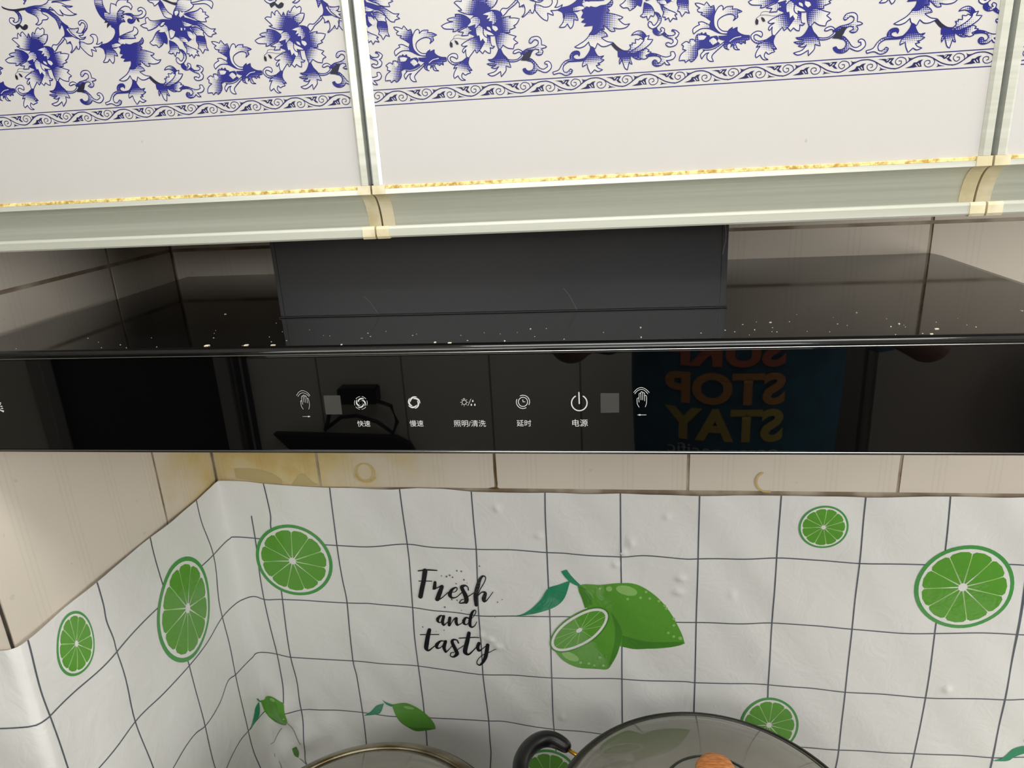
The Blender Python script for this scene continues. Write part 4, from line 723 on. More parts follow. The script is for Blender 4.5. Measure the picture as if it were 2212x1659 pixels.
# ------------------------------------------------------------------ printed plastic film on the splashback
random.seed(11)
_wv = [(random.uniform(20, 90), random.uniform(15, 60), random.uniform(0, 6.3), random.uniform(.3, 1)) for _ in range(9)]
def sp_(t, r): return 0.5*(t + math.sqrt(t*t + r*r))
def film_path(u, z):
    k = max(0.0, min(1.0, (-z-0.29)/0.45)); r = 0.008 + 0.022*k
    return sp_(u, r) - sp_(-u+PIL, 0.004), -(sp_(-u, r) - sp_(-u+PIL, 0.004))
PUCKERS = [(0.3971, -0.3223, 0.0045, 0.0045, 0.003), (0.4517, -0.3627, 0.0054, 0.0045, 0.0026), (0.563, -0.3856, 0.0045, 0.0046, 0.003), (0.5734, -0.3699, 0.0045, 0.0072, 0.0026), (0.5536, -0.4037, 0.0045, 0.0045, 0.003), (0.6396, -0.4227, 0.0063, 0.0045, 0.003), (0.637, -0.4445, 0.0072, 0.0045, 0.003), (0.3746, -0.5335, 0.0059, 0.0045, 0.0032), (0.3841, -0.5442, 0.0051, 0.0045, 0.003), (0.3616, -0.5261, 0.0045, 0.0045, 0.0026), (0.9903, -0.5826, 0.0045, 0.0045, 0.003), (0.6199, -0.3304, 0.0045, 0.0045, 0.002), (0.7068, -0.4457, 0.0045, 0.0065, 0.0016), (0.474, -0.6654, 0.0045, 0.0045, 0.0022)]
def film_bump(u, z):
    a = 0.0
    for fx, fz, ph, am in _wv: a += am*math.sin(fx*u + fz*z + ph)
    b = 0.00042*a
    b += 0.0011*math.sin(6.0*u+1)*math.sin(9*z+0.4)
    if u < -0.02:   # long vertical folds in the loose part on the left wall
        k = min(1, (-u-0.02)/0.06); b += k*0.0014*math.sin(48*u + 9*z + 2.2*math.sin(7*z))*min(1, max(0, (-z-0.30)*8))
    d2 = ((u-0.045)/0.055)**2 + ((z+0.70)/0.075)**2   # bunched-up crumple in the lower corner
    if d2 < 6: b += math.exp(-d2)*(0.009 + 0.004*math.sin(95*u+50*z) + 0.0035*math.sin(80*z-60*u+1))
    for pu, pz, su, sz, am in PUCKERS:   # small sharp puckers that catch the light
        e = ((u-pu)/su)**2 + ((z-pz)/sz)**2
        if e < 9: b += am*math.exp(-e)
    return b
def film_pt(u, z, lay=0.0):
    e = 1e-4; x0, y0 = film_path(u-e, z); x1, y1 = film_path(u+e, z); tx, ty = x1-x0, y1-y0
    L = math.hypot(tx, ty) or 1; x, y = film_path(u, z); d = max(0.0016, 0.0046 + film_bump(u, z))
    if lay: d += 0.00030 + lay*0.00011
    return Vector((x + ty/L*d, y - tx/L*d, z))
topp = sorted(pts_of(FILM['top']))
def film_top(u):
    if u <= topp[0][0]: return topp[0][1]
    for (a, za), (b, zb) in zip(topp, topp[1:]):
        if u <= b: return za + (zb-za)*(u-a)/max(1e-6, b-a)
    return topp[-1][1]
NU, NZ = 740, 160; U0, U1, ZB = -0.80, 1.42, -0.8185
vs = []; fs = []
for i in range(NU+1):
    u = U0 + (U1-U0)*i/NU; zt = film_top(u)
    for j in range(NZ+1): vs.append(film_pt(u, zt + (ZB-zt)*j/NZ))
for i in range(NU):
    for j in range(NZ):
        a = i*(NZ+1)+j; fs.append((a, a+NZ+1, a+NZ+2, a+1))
me = bpy.data.meshes.new('wall_film'); me.from_pydata(vs, [], fs); me.update()
film = obj('wall_film', me, None, M['film'], True)
tag(film, 'white plastic splashback film printed with grey grid and green limes below the range hood', 'film')
def film_fn(u, v, lay): return film_pt(u, v, lay)
def clip_top(p):
    return [(a, min(b, film_top(a)-0.0004)) for a, b in p]
for iL, s in enumerate(FILM['lines'] + ['10640,-3000 10640,-8150', '11640,-3000 11640,-8150', '12640,-3000 12640,-8150', '13640,-3000 13640,-8150']):
    p = [q[:2] for q in smooth_path(pts_of(s), False, 6, 100)]
    if iL < 16 and iL != 11 and p[-1][1] < -0.42: p.append((p[-1][0]+(p[-1][0]-p[-8][0])*0.3, -0.815))
    if 16 <= iL < 20: p.append((1.412, p[-1][1]))
    F = Flat(); F.ribbon(clip_top(p), 0.0017, 1); F.build('grid_line', film_fn, film, M['f_line'], maxedge=0.012)
def lime_slice(name, c, rx, rz, hub, seg=11, rot=0.35):
    root = None
    def E(k, n=48): return [(c[0]+rx*k*math.cos(2*math.pi*i/n), c[1]+rz*k*math.sin(2*math.pi*i/n)) for i in range(n)]
    F = Flat(); F.poly(E(1.0), 2, sm=False); root = F.build(name, film_fn, film, M['f_rind'], maxedge=0.007)
    F = Flat(); F.poly(E(0.915), 3, sm=False); F.build('pith', film_fn, root, M['f_white'], maxedge=0.007)
    F = Flat()
    for i in range(seg):
        a0 = rot + 2*math.pi*i/seg; a1 = rot + 2*math.pi*(i+1)/seg; g = 0.010
        pts = []
        for rr, aa in ((0.05, (a0+a1)/2), (0.70, a0+g), (0.80, a0+g*1.2), (0.845, a0+0.09), (0.86, (a0+a1)/2), (0.845, a1-0.09), (0.80, a1-g*1.2), (0.70, a1-g)):
            e = Vector((c[0]+rx*math.cos(aa), c[1]+rz*math.sin(aa))); h = Vector(hub)
            q = h + (e-h)*rr; pts.append((q.x, q.y))
        F.poly(pts, 4, sm=False)
    F.build('segments', film_fn, root, M['f_g1'], maxedge=0.007)
    F = Flat()
    for i in range(seg):
        a0 = rot + 2*math.pi*i/seg; e = Vector((c[0]+rx*math.cos(a0), c[1]+rz*math.sin(a0))); h = Vector(hub)
        s0 = 0.30 if i % 4 == 1 else 0.08
        p = [h+(e-h)*k for k in (s0, (s0+0.74)/2, 0.74)]
        F.ribbon([(q.x, q.y) for q in p], [0.0004, 0.0008, 0.0013], 5)
    F.build('membrane_lines', film_fn, root, M['f_vein'], maxedge=0.007)
    F = Flat(); F.poly([(hub[0]+rx*.095*math.cos(k*.6283), hub[1]+rz*.10*math.sin(k*.6283)) for k in range(10)], 6, sm=False)
    F.build('core', film_fn, root, M['f_white'])
for s in FILM['slices']:
    a = [float(v)*1e-4 for v in s.split(',')]; lime_slice('printed_lime_slice', (a[0], a[1]), a[2], a[3], (a[4], a[5]))
names = {'g1': ('printed_lime', 'f_g1', 3), 'g2': ('printed_lime_shade', 'f_g2', 4), 'lf': ('printed_leaf', 'f_leaf', 5)}
for i, s in enumerate(FILM['shapes']):
    k, p = s.split('|'); n, mm, lay = names[k]
    F = Flat(); F.poly(pts_of(p), lay + (1.5 if i in (3, 4) else 0)); F.build(n, film_fn, film, M[mm], maxedge=0.012)
for s in FILM['hl']:
    F = Flat(); F.poly(pts_of(s), 6.5, sm=False); F.build('printed_gloss_spot', film_fn, film, M['f_hl'], maxedge=0.012)
for k, (s, mm) in enumerate(zip(FILM['face'], ('f_g2', 'f_white', 'f_g1'))):
    F = Flat(); F.poly(pts_of(s), 7+k, sm=False); F.build('printed_lime_half', film_fn, film, M[mm], maxedge=0.012)
F = Flat()
for s in FILM['faceseg']: F.ribbon(pts_of(s), 0.0007, 10)
F.build('printed_membrane', film_fn, film, M['f_vein'], maxedge=0.012)
F = Flat(); F.poly(pts_of(FILM['facec']), 11, sm=False); F.build('printed_core', film_fn, film, M['f_white'])
F = Flat()
for s in FILM['text']:
    q = [tuple(float(v)*1e-5 for v in p.split(',')) for p in s.split()]
    sp = smooth_path(q, False, 6, 150); F.ribbon([(a, b) for a, b, t in sp], [interp([z[2] for z in q], t)*1.0 for a, b, t in sp], 7)
lt = F.build('printed_lettering', film_fn, film, M['f_black'], maxedge=0.010); lt['label'] = 'black brush lettering reading Fresh and tasty'
random.seed(5); F = Flat()
for a, b in pts_of(FILM['specks']):
    r = random.uniform(.0006, .0014); F.poly([(a+r*math.cos(k*1.05), b+r*1.3*math.sin(k*1.05)) for k in range(6)], 3, sm=False)
F.build('grease_specks', film_fn, film, M['f_speck'])['kind'] = 'stuff'
for s in FILM['crumple']:
    p = [q[:2] for q in smooth_path(pts_of(s), False, 5)]; F = Flat(); F.ribbon(p, 0.0016, 3); F.build('crease_line', film_fn, film, M['f_crease'], maxedge=0.008)

# ------------------------------------------------------------------ wall cabinet with printed doors
YD = -0.350
cab = empty('wall_cabinet', (0.59, YD+0.02, 0.135))
tag(cab, 'white wall cabinet with blue floral printed doors and aluminium handle rails above the range hood', 'cabinet')
def C(o): return loc_parent(o, cab)
CB = 0.135; ZS_ = 0.1150
bm = bmesh.new(); bx(bm, 0.006, 1.18, YD+0.0225, -0.004, CB, CEIL-0.004)
body = C(obj('cabinet_body', bm, None, M['carcass']))
for x in (0.3851, 0.7846): C(boxo('gap_edge_strip', x-0.0016, x+0.0016, YD+0.006, YD+0.0224, ZS_, CEIL-0.01, None, M['carcass_edge']))  # carcass edge strip pulled forward to keep the door gap from going dark
ZS, ZR, ZLT, ZLB = 0.1142, 0.1082, 0.0868, 0.0786     # rail: top of seal, bottom of strip, top of lip, bottom of lip
ST = 0.0062
def door_fn(u, v, lay): return Vector((u, YD - 0.00010 - lay*0.000010, v))
def floral_layers():
    "stacking level of each printed shape: one above every earlier shape whose bounds it touches"
    bb = []; lv = []
    for s in FLORAL:
        p = pts_of(s.split('|')[1]); b = (min(q[0] for q in p)-.001, max(q[0] for q in p)+.001, min(q[1] for q in p)-.001, max(q[1] for q in p)+.001)
        l = 0
        for c, k in zip(bb, lv):
            if b[0] < c[1] and c[0] < b[1] and b[2] < c[3] and c[2] < b[3]: l = max(l, k+1)
        bb.append(b); lv.append(l)
    return lv
def make_door(x0, x1, ph, per, bph, bper):
    zt = CEIL-0.02
    d = C(boxo('door', x0+0.002, x1-0.002, YD, YD+0.018, ZS-0.001, zt, None, M['door']))
    d.name = 'door'
    def S(o): o.parent = d; return o
    for a, b, sg in ((x0, x0+ST, 1), (x1-ST, x1, -1)):
        bm = bmesh.new()
        xi, xo = (b, a) if sg > 0 else (a, b)
        xm = xi + (xo-xi)*0.30
        prof = [(xi, YD-0.0004), (xm, YD-0.0022), (xo, YD-0.0022), (xo, YD+0.019), (xi+(xo-xi)*0.75, YD+0.019), (xi+(xo-xi)*0.75, YD-0.0002), (xi, YD-0.0002)]
        va = [bm.verts.new((x, y, ZS+0.0005)) for x, y in prof]; vb = [bm.verts.new((x, y, zt)) for x, y in prof]
        for i in range(len(prof)):
            j = (i+1) % len(prof); bm.faces.new((va[i], va[j], vb[j], vb[i]))
        bm.faces.new(va[::-1]); bm.faces.new(vb); bmesh.ops.recalc_face_normals(bm, faces=bm.faces[:])
        S(obj('door_stile', bm, None, M['alu']))
    # greasy seal line on top of the rail
    S(boxo('seal_strip', x0+ST+0.001, x1-ST-0.001, YD-0.0016, YD+0.001, ZS-0.0024, ZS, None, M['seal'], 0.0004))
    # aluminium handle rail: flat strip, concave grip, upturned lip
    arc = []
    for k in range(13):
        a = k/12*math.pi/2
        arc.append((YD-0.0012 + 0.0165*math.sin(a)**1.0, ZR - 0.0265*(1-math.cos(a))))
    outer = [(YD+0.0005, ZS-0.0022), (YD-0.0022, ZS-0.0022), (YD-0.0024, ZR+0.0004), (YD-0.0012, ZR)] + arc[1:] + [(YD+0.0150, ZLB+0.0022), (YD+0.0010, ZLB+0.0020), (YD+0.0008, ZLT-0.0004), (YD-0.0004, ZLT), (YD-0.0018, ZLT-0.0005), (YD-0.0024, ZLT-0.0020), (YD-0.0024, ZLB+0.0012), (YD-0.0014, ZLB), (YD+0.0175, ZLB)]
    back = [(YD+0.0175, ZLB+0.004)] + [(YD+0.0006+0.0172*math.sin(k/12*math.pi/2), ZR + 0.0010 - 0.0255*(1-math.cos(k/12*math.pi/2))) for k in range(12, -1, -1)]
    bm = bmesh.new(); extrude_profile(bm, outer+back, x0+0.0075, x1-0.0075)
    rail = S(obj('handle_rail', bm, None, M['alu']))
    # plastic end caps
    def off(p, d): return [(y-d, z+ (d if z > ZS-0.004 else 0)) for y, z in p]
    for a, b in ((x0-0.0012, x0+0.0078), (x1-0.0078, x1+0.0012)):
        bm = bmesh.new(); o2 = [(y-0.0006, z) for y, z in outer]; o2[0] = (YD+0.0005, ZS+0.0004); o2[1] = (YD-0.0028, ZS+0.0004); o2[-1] = (YD+0.0175, ZLB-0.0005); o2[-2] = (YD-0.0020, ZLB-0.0006)
        extrude_profile(bm, o2+back, a, b); S(obj('end_cap', bm, None, M['cap']))
    # printed flowers
    F = Flat(); lay = 0
    nrep = range(-4, 6); LV = floral_layers()
    for k in nrep:
        dx = ph + per*k
        if dx+0.60 < x0-0.02 or dx+0.10 > x1+0.02: continue
        for s, lay, row in [(s_, l_, r_) for r_ in range(3) for s_, l_ in zip(FLORAL, LV)]:
            kk, pp = s.split('|'); ks = kk.split(); dz = row*0.0705; sh = row*per*0.5
            P0 = pts_of(pp); sc = per/0.18604
            P_ = [((x-0.1655)*sc+0.1655+dx+sh, z+dz) for x, z in P0]
            if ks[0] in 'fn':
                a = [float(v) for v in ks[1].split(',')]; b = [float(v) for v in ks[2].split(',')]
                ax, az, bx_, bz = (a[0]*1e-4-0.1655)*sc+0.1655+dx+sh, a[1]*1e-4+dz, (b[0]*1e-4-0.1655)*sc+0.1655+dx+sh, b[1]*1e-4+dz
                L2 = (bx_-ax)**2+(bz-az)**2 or 1
                fn = lambda p, ax=ax, az=az, bx_=bx_, bz=bz, L2=L2, va=a[2], vb=b[2]: va+(vb-va)*((p[0]-ax)*(bx_-ax)+(p[1]-az)*(bz-az))/L2
                q = F.poly(P_, lay, fn, 0.0)
                if ks[0] == 'f': F.ribbon(q, 0.00060, lay+0.5, 2.0, 0.25, closed=True)
            elif ks[0] == 'd': F.poly(P_, lay, 2.0, 1.0)
            elif ks[0] == 'b': F.poly(P_, lay, 2.0, 0.05)
            else:
                q = [z[:2] for z in smooth_path(P_, False, 5)]
                F.ribbon(q, float(ks[1])*1e-3*(1.0 if ks[0] == 's' else 1.2), lay, 2.0 if ks[0] == 's' else -2.0, 0.3)
    S(F.build('printed_flowers', door_fn, None, M['ink'], clip=(x0+ST-0.0005, x1-ST+0.0005)))
    F = Flat()
    n0 = int((x0-bph)/bper)-2; ZT = 0.1680
    for k in range(n0, n0+int((x1-x0)/bper)+5):
        for s in BORDER:
            kk, pp = s.split('|'); P_ = [(x*bper/0.03282+bph+k*bper, z+ZT-0.0066*x*0) for x, z in pts_of(pp, 1e-5)]
            if kk == 'd': F.poly(P_, 1, 2.0, 0.7, sub=3)
            elif kk == 'w': F.ribbon(P_, 0.0005, 3, -2.0)
            else:
                q = [z[:2] for z in smooth_path(P_, False, 4)]; F.ribbon(q, 0.00062 if kk == 'wave' else 0.00045, 2, 2.0, 0.5)
    for z in (0.1756, 0.1660): F.ribbon([(x0, z), (x1, z)], 0.00055, 1, 2.0, 0.3, round_end=False)
    S(F.build('printed_border', door_fn, None, M['ink'], clip=(x0+ST-0.0005, x1-ST+0.0005)))
    return d
make_door(0.008, 0.3832, 0.0, 0.18604, 0.22699, 0.0318)
make_door(0.3870, 0.7827, 0.4797-0.1655, 0.19075, 0.45893, 0.03282)
make_door(0.7865, 1.178, 0.4797-0.1655+0.3995, 0.19075, 0.45893+0.3995, 0.03282)

# ------------------------------------------------------------------ range hood
HD, HH = 0.3544, 0.0855                  # depth from wall, height of the front panel
X0, X1 = 0.0045, 0.9135
hood = empty('range_hood', (0.459, -0.177, -0.11))
tag(hood, 'black glass fronted range hood with touch panel under the floral wall cabinet', 'range hood')
def HP(o): return loc_parent(o, hood)
# top plate with chamfered ends and a rounded front nose
bm = bmesh.new()
yf = -HD+0.0055
prof = [(-0.0012, -0.0035), (-0.0012, 0.0)] + [(yf-0.0050*math.sin(a*math.pi/60), -0.0050*(1-math.cos(a*math.pi/60))) for a in range(0, 31)] + [(yf-0.0050, -0.0054), (yf, -0.0054)]
extrude_profile(bm, prof, X0+0.012, X1-0.013)
o = HP(obj('top_plate', bm, None, M['enamel'])); o.data.shade_smooth(); o.data.set_sharp_from_angle(angle=R(20))
for xa, xb in ((X0+0.012, X0), (X1-0.013, X1)):
    bm = bmesh.new(); v = [bm.verts.new(c) for c in ((xa, -0.0012, 0), (xb, -0.0012, -0.0032), (xb, yf-0.0045, -0.0032), (xa, yf-0.0045, 0), (xa, -0.0012, -0.0060), (xb, -0.0012, -0.0070), (xb, yf-0.0045, -0.0064), (xa, yf-0.0045, -0.0060))]
    for f in ((0,1,2,3),(7,6,5,4),(0,4,5,1),(2,6,7,3),(1,5,6,2),(0,3,7,4)): bm.faces.new([v[i] for i in f])
    bmesh.ops.recalc_face_normals(bm, faces=bm.faces[:]); HP(obj('edge_band', bm, None, M['enamel_side']))
HP(boxo('hood_body', X0+0.002, X1-0.002, yf+0.002, -0.003, -HH+0.004, -0.0075, None, M['enamel_side'], 0.001))
HP(boxo('underside_tray', X0+0.03, X1-0.03, yf+0.03, -0.02, -HH+0.0012, -HH+0.0039, None, M['hood_under'], 0.001, 2))
for xc in (0.30, 0.62):
    fl = HP(boxo('grease_filter', xc-0.13, xc+0.13, -0.29, -0.08, -HH-0.004, -HH+0.0010, None, M['filter'], 0.003))
HP(boxo('nose_trim', X0+0.002, X1-0.002, -HD-0.0002, -HD+0.0030, -0.0064, -0.0055, None, M['chrome_edge'], 0.0003))
panel = HP(boxo('front_glass', X0, X1, -HD, -HD+0.0052, -HH+0.0012, -0.0066, None, M['glass_black'], 0.0006, 2))
HP(boxo('bottom_trim', X0, X1, -HD-0.0006, -HD+0.0056, -HH-0.0010, -HH+0.0010, None, M['chrome_edge'], 0.0003))
def panel_fn(u, v, lay): return Vector((u, -HD-0.00012-lay*0.00005, v))
def panel_part(F, name, m, lab=None):
    o = F.build(name, panel_fn, None, m); o.parent = panel
    if lab: o['label'] = lab
    return o
ICN = [(-0.05, 'logo_strokes', None), (0.3130, 'hand_wave_icon', 'white waving hand icon with arrow'), (0.3570, 'fast_fan_icon', 'white fast fan swirl icon'), (0.3990, 'slow_fan_icon', 'white slow fan swirl icon'), (0.4425, 'light_wash_icon', 'white lamp and water drops icon'), (0.4835, 'delay_icon', 'white clock icon'), (0.5258, 'power_icon', 'white power symbol'), (0.5740, 'hand_wave_icon', 'white waving hand icon with arrow')]
icf = [Flat() for _ in ICN]
def icon_of(p):
    c = sum(q[0] for q in p)/len(p); return icf[min(range(len(ICN)), key=lambda i: abs(ICN[i][0]-c))]
for s in ICONS['strokes']:
    w, p = s.split('|'); p = pts_of(p, 1e-5); q = [z[:2] for z in smooth_path(p, False, 5)]; icon_of(p).ribbon(q, float(w)*1e-3, 1)
for s in ICONS['polys']:
    p = pts_of(s, 1e-5); icon_of(p).poly(p, 1, sm=False)
for fl_, (xc, nm, lab) in zip(icf, ICN):
    if fl_.v: panel_part(fl_, nm, M['print_white'], lab)
for s in ICONS['win']:
    F = Flat(); F.poly(pts_of(s, 1e-5), 0, sm=False); panel_part(F, 'sensor_window', M['sensor'], 'grey infrared sensor window')
def text_mesh(body, size, extr=0.0):
    c = bpy.data.curves.new('txt', 'FONT'); c.body = body; c.size = size; c.align_x = 'CENTER'; c.align_y = 'CENTER'; c.extrude = extr; c.resolution_u = 3
    o = bpy.data.objects.new('txt', c); COL.objects.link(o); bpy.context.view_layer.update()
    dg = bpy.context.evaluated_depsgraph_get(); me = bpy.data.meshes.new_from_object(o.evaluated_get(dg))
    bpy.data.objects.remove(o); return me
for body_, x, z, w in (('快速', 0.3594, -0.0617, 0.0104), ('慢速', 0.4013, -0.0616, 0.0108), ('照明/清洗', 0.4427, -0.0617, 0.0246), ('延时', 0.4840, -0.0616, 0.0110), ('电源', 0.5258, -0.0615, 0.0115)):
    me = text_mesh(body_, 0.006)
    xs = [v.co.x for v in me.vertices]; zs = [v.co.y for v in me.vertices]
    k = w/(max(xs)-min(xs)); cx = (max(xs)+min(xs))/2; cz = (max(zs)+min(zs))/2
    for v in me.vertices: v.co = panel_fn(x+(v.co.x-cx)*k, z+(v.co.y-cz)*k, 1)
    me.materials.clear(); me.materials.append(M['print_white']); o = obj('printed_caption', me, panel); o['label'] = 'white Chinese caption reading '+body_
# chimney duct
DX0, DX1, DY = 0.2556, 0.6434, -0.2525
duct = HP(boxo('chimney_duct', DX0, DX1, DY, -0.006, 0.0006, 0.130, None, M['duct'], 0.0010, 2))
for a, b in ((DX0+0.004, DX0+0.0046), (DX1-0.0052, DX1-0.0046)):
    o = boxo('folded_seam', a, b, DY-0.0004, DY+0.001, 0.001, 0.130, duct, M['enamel_side'])
o = boxo('base_gap', DX0-0.001, DX1+0.001, DY-0.0012, DY+0.002, 0.0003, 0.0014, duct, M['bakelite'])
# flakes of old paint and lint along the front edge of the plate
random.seed(8)
def flake(bm, x, y, l, w, h, a):
    ca, sa = math.cos(a), math.sin(a); z0 = 0.00005
    ps = [(-l, -w), (l*.9, -w*.8), (l, w), (-l*.8, w*.9)]
    lo = [bm.verts.new((x+p*ca-q*sa, y+p*sa+q*ca, z0)) for p, q in ps]; hi = [bm.verts.new((x+(p*ca-q*sa)*.85, y+(p*sa+q*ca)*.85, z0+h)) for p, q in ps]
    bm.faces.new(hi); bm.faces.new(lo[::-1])
    for i in range(4): bm.faces.new((lo[i], lo[(i+1) % 4], hi[(i+1) % 4], hi[i]))
bm = bmesh.new()
big = FLAKES
for x, y, l, w, a in big: flake(bm, x, y, l, w, 0.0005, a)
for _ in range(70):
    y = -HD+0.006+abs(random.gauss(0, 0.03)); x = random.uniform(0.05, 0.9)
    if y > -0.26 or (DX0-.01 < x < DX1+.01 and y > DY-0.004): continue
    r = random.uniform(.00018, .00045); flake(bm, x, y, r, r, 0.0002, random.uniform(0, 3))
tag(HP(obj('paint_flakes', bm, None, M['dust'])), kind='stuff')
for (x, y, z), (dx, dy, dz) in (((0.335, DY-0.0006, 0.018), (0.012, 0, -0.017)), ((0.510, DY-0.0006, 0.020), (0.011, 0, -0.019))):
    bm = bmesh.new(); tube(bm, [(x+dx*t_, y, z+dz*t_-0.002*math.sin(math.pi*t_)*0+0.0022*math.sin(math.pi*t_)) for t_ in [i/8 for i in range(9)]], 0.00009, 5)
    HP(obj('lint_thread', bm, None, M['lint']))
bm = bmesh.new(); tube(bm, [(0.6400+0.0012*math.sin(t_*2), DY-0.0005, 0.068-0.012*t_) for t_ in [i/8*2 for i in range(9)]], 0.00014, 5)
HP(obj('lint_thread', bm, None, M['lint']))

# ------------------------------------------------------------------ worktop, hob and pans
CT = -0.82
lc = empty('base_cabinet', (0.7, -0.28, FLOOR))
tag(lc, 'white base cabinet under the worktop', 'cabinet')
loc_parent(boxo('cabinet_body', 0.02, 1.55, -0.545, -0.02, FLOOR+0.08, CT-0.031, None, M['cab_low']), lc)
loc_parent(boxo('plinth', 0.04, 1.53, -0.50, -0.03, FLOOR+0.001, FLOOR+0.0795, None, M['dark_cab']), lc)
for k in range(3):
    a = 0.024+k*0.51; d = loc_parent(boxo('cabinet_door', a, a+0.503, -0.563, -0.5455, FLOOR+0.09, CT-0.040, None, M['cab_low'], 0.002), lc)
    o = boxo('handle', a+0.18, a+0.32, -0.580, -0.5635, CT-0.075, CT-0.063, None, M['chrome_edge'], 0.002); o.parent = d; 
tag(boxo('worktop', 0.016, 1.56, -0.580, -0.013, CT-0.030, CT, None, M['counter'], 0.003, 2), 'pale stone worktop beneath the printed film', 'worktop')
hob = empty('gas_hob', (0.46, -0.29, CT)); tag(hob, 'steel two burner gas hob on the worktop under the pans', 'hob')
def HB(o): return loc_parent(o, hob)
HB(boxo('hob_plate', 0.08, 0.86, -0.50, -0.085, CT+0.0005, CT+0.009, None, M['stove'], 0.002, 2))
def burner(cx, cy):
    bm = bmesh.new(); lathe(bm, [(0, CT+0.030), (0.03, CT+0.030), (0.045, CT+0.022), (0.05, CT+0.0095), (0, CT+0.0095)], cx, cy, 40); HB(obj('burner_cap', bm, None, M['iron'], True))
    bm = bmesh.new(); lathe(bm, [(0.085, CT+0.0095), (0.10, CT+0.0095), (0.10, CT+0.018), (0.085, CT+0.018)], cx, cy, 48, True); HB(obj('grate_ring', bm, None, M['iron']))
    for k in range(4):
        a = k*math.pi/2+math.pi/4; bm = bmesh.new()
        tube(bm, [(cx+r*math.cos(a), cy+r*math.sin(a), z) for r, z in ((0.095, CT+0.014), (0.10, CT+0.044), (0.085, CT+0.049), (0.055, CT+0.049))], 0.005, 8); HB(obj('grate_arm', bm, None, M['iron']))
RC = (0.6494, -0.2720); RZ = -0.560; RR = 0.1732      # right pot rim
LC = (0.2747, -0.3011); LZ = -0.600; LR = 0.1648      # left wok rim
burner(*RC); burner(*LC)
PB = CT+0.0545
# right: deep black pan with glass lid
pot = empty('stock_pot', (RC[0], RC[1], PB)); tag(pot, 'deep black pan with side handle on the right burner', 'pan')
def PT(o): return loc_parent(o, pot)
bm = bmesh.new(); ro = RR-0.004
lathe(bm, [(0, PB), (0.11, PB), (0.135, PB+0.012), (0.155, PB+0.05), (ro-0.006, RZ-0.02), (ro, RZ-0.004), (ro, RZ-0.001), (ro-0.003, RZ-0.001), (ro-0.010, RZ-0.022), (0.151, PB+0.052), (0.130, PB+0.016), (0.105, PB+0.004), (0, PB+0.004)], RC[0], RC[1], 96)
PT(obj('pan_body', bm, None, M['wok'], True))
dirn = Vector((-0.90, 0.43, 0)).normalized(); side = Vector((-dirn.y, dirn.x, 0)); c0 = Vector((RC[0], RC[1], RZ-0.016))
def hpt(r, s, dz=0): return c0 + dirn*r + side*s + Vector((0, 0, dz))
bm = bmesh.new(); tube(bm, [hpt(ro-0.003, -0.034, 0), hpt(ro+0.010, -0.036, .004), hpt(ro+0.022, -0.035, .008)], 0.0024, 10); PT(obj('gold_bracket', bm, None, M['gold'], True))
bm = bmesh.new(); tube(bm, [hpt(ro-0.003, 0.034, 0), hpt(ro+0.010, 0.036, .004), hpt(ro+0.022, 0.035, .008)], 0.0024, 10); PT(obj('gold_bracket', bm, None, M['gold'], True))
bm = bmesh.new()
hp = [hpt(ro+0.018, -0.036, .007), hpt(ro+0.030, -0.037, .011), hpt(ro+0.044, -0.034, .015), hpt(ro+0.055, -0.022, .018), hpt(ro+0.059, 0, .019), hpt(ro+0.055, 0.022, .018), hpt(ro+0.044, 0.034, .015), hpt(ro+0.030, 0.037, .011), hpt(ro+0.018, 0.036, .007)]
tube(bm, hp, [0.0070, 0.0095, 0.0105, 0.0105, 0.0105, 0.0105, 0.0105, 0.0095, 0.0070], 14); o = PT(obj('side_handle', bm, None, M['bakelite'], True))
s = o.modifiers.new('sub', 'SUBSURF'); s.levels = 1; s.render_levels = 2
lid = empty('glass_lid', (RC[0], RC[1], RZ)); tag(lid, 'smoky domed glass lid with round wooden knob on the right pan', 'lid')
def LD(o): return loc_parent(o, lid)
def dome(R0, z0, h, th, n=14):
    a = [(R0*i/n, z0 + h*(1-(i/n)**2.1)) for i in range(n+1)]
    return a + [(max(0, r-th*0.6), z-th) for r, z in a[::-1]]
bm = bmesh.new(); lathe(bm, dome(RR-0.003, RZ+0.003, 0.058, 0.0035), RC[0], RC[1], 128); LD(obj('lid_glass', bm, None, M['lid_glass'], True))
bm = bmesh.new(); lathe(bm, [(RR-0.0045, RZ+0.0001), (RR, RZ+0.0006), (RR+0.0006, RZ+0.003), (RR-0.0015, RZ+0.005), (RR-0.005, RZ+0.0046)], RC[0], RC[1], 128, True); LD(obj('lid_rim', bm, None, M['lid_glass_edge'], True))
KZ = RZ+0.0612
bm = bmesh.new(); rz_ = RZ+0.003+0.058*(1-(0.052/(RR-0.003))**2.1); lathe(bm, [(0.050, rz_-0.0002), (0.0505, rz_+0.0008), (0.0535, rz_+0.0006), (0.054, rz_-0.0006)], RC[0], RC[1], 96, True); LD(obj('lid_ridge', bm, None, M['lid_glass_edge'], True))
bm = bmesh.new(); lathe(bm, [(0, KZ), (0.013, KZ), (0.014, KZ+0.003), (0.010, KZ+0.008), (0.0105, KZ+0.012), (0.0175, KZ+0.018), (0.0198, KZ+0.025), (0.0198, KZ+0.031), (0.0175, KZ+0.0355), (0.010, KZ+0.038), (0, KZ+0.0385)], RC[0], RC[1], 48); LD(obj('lid_knob', bm, None, M['wood'], True))
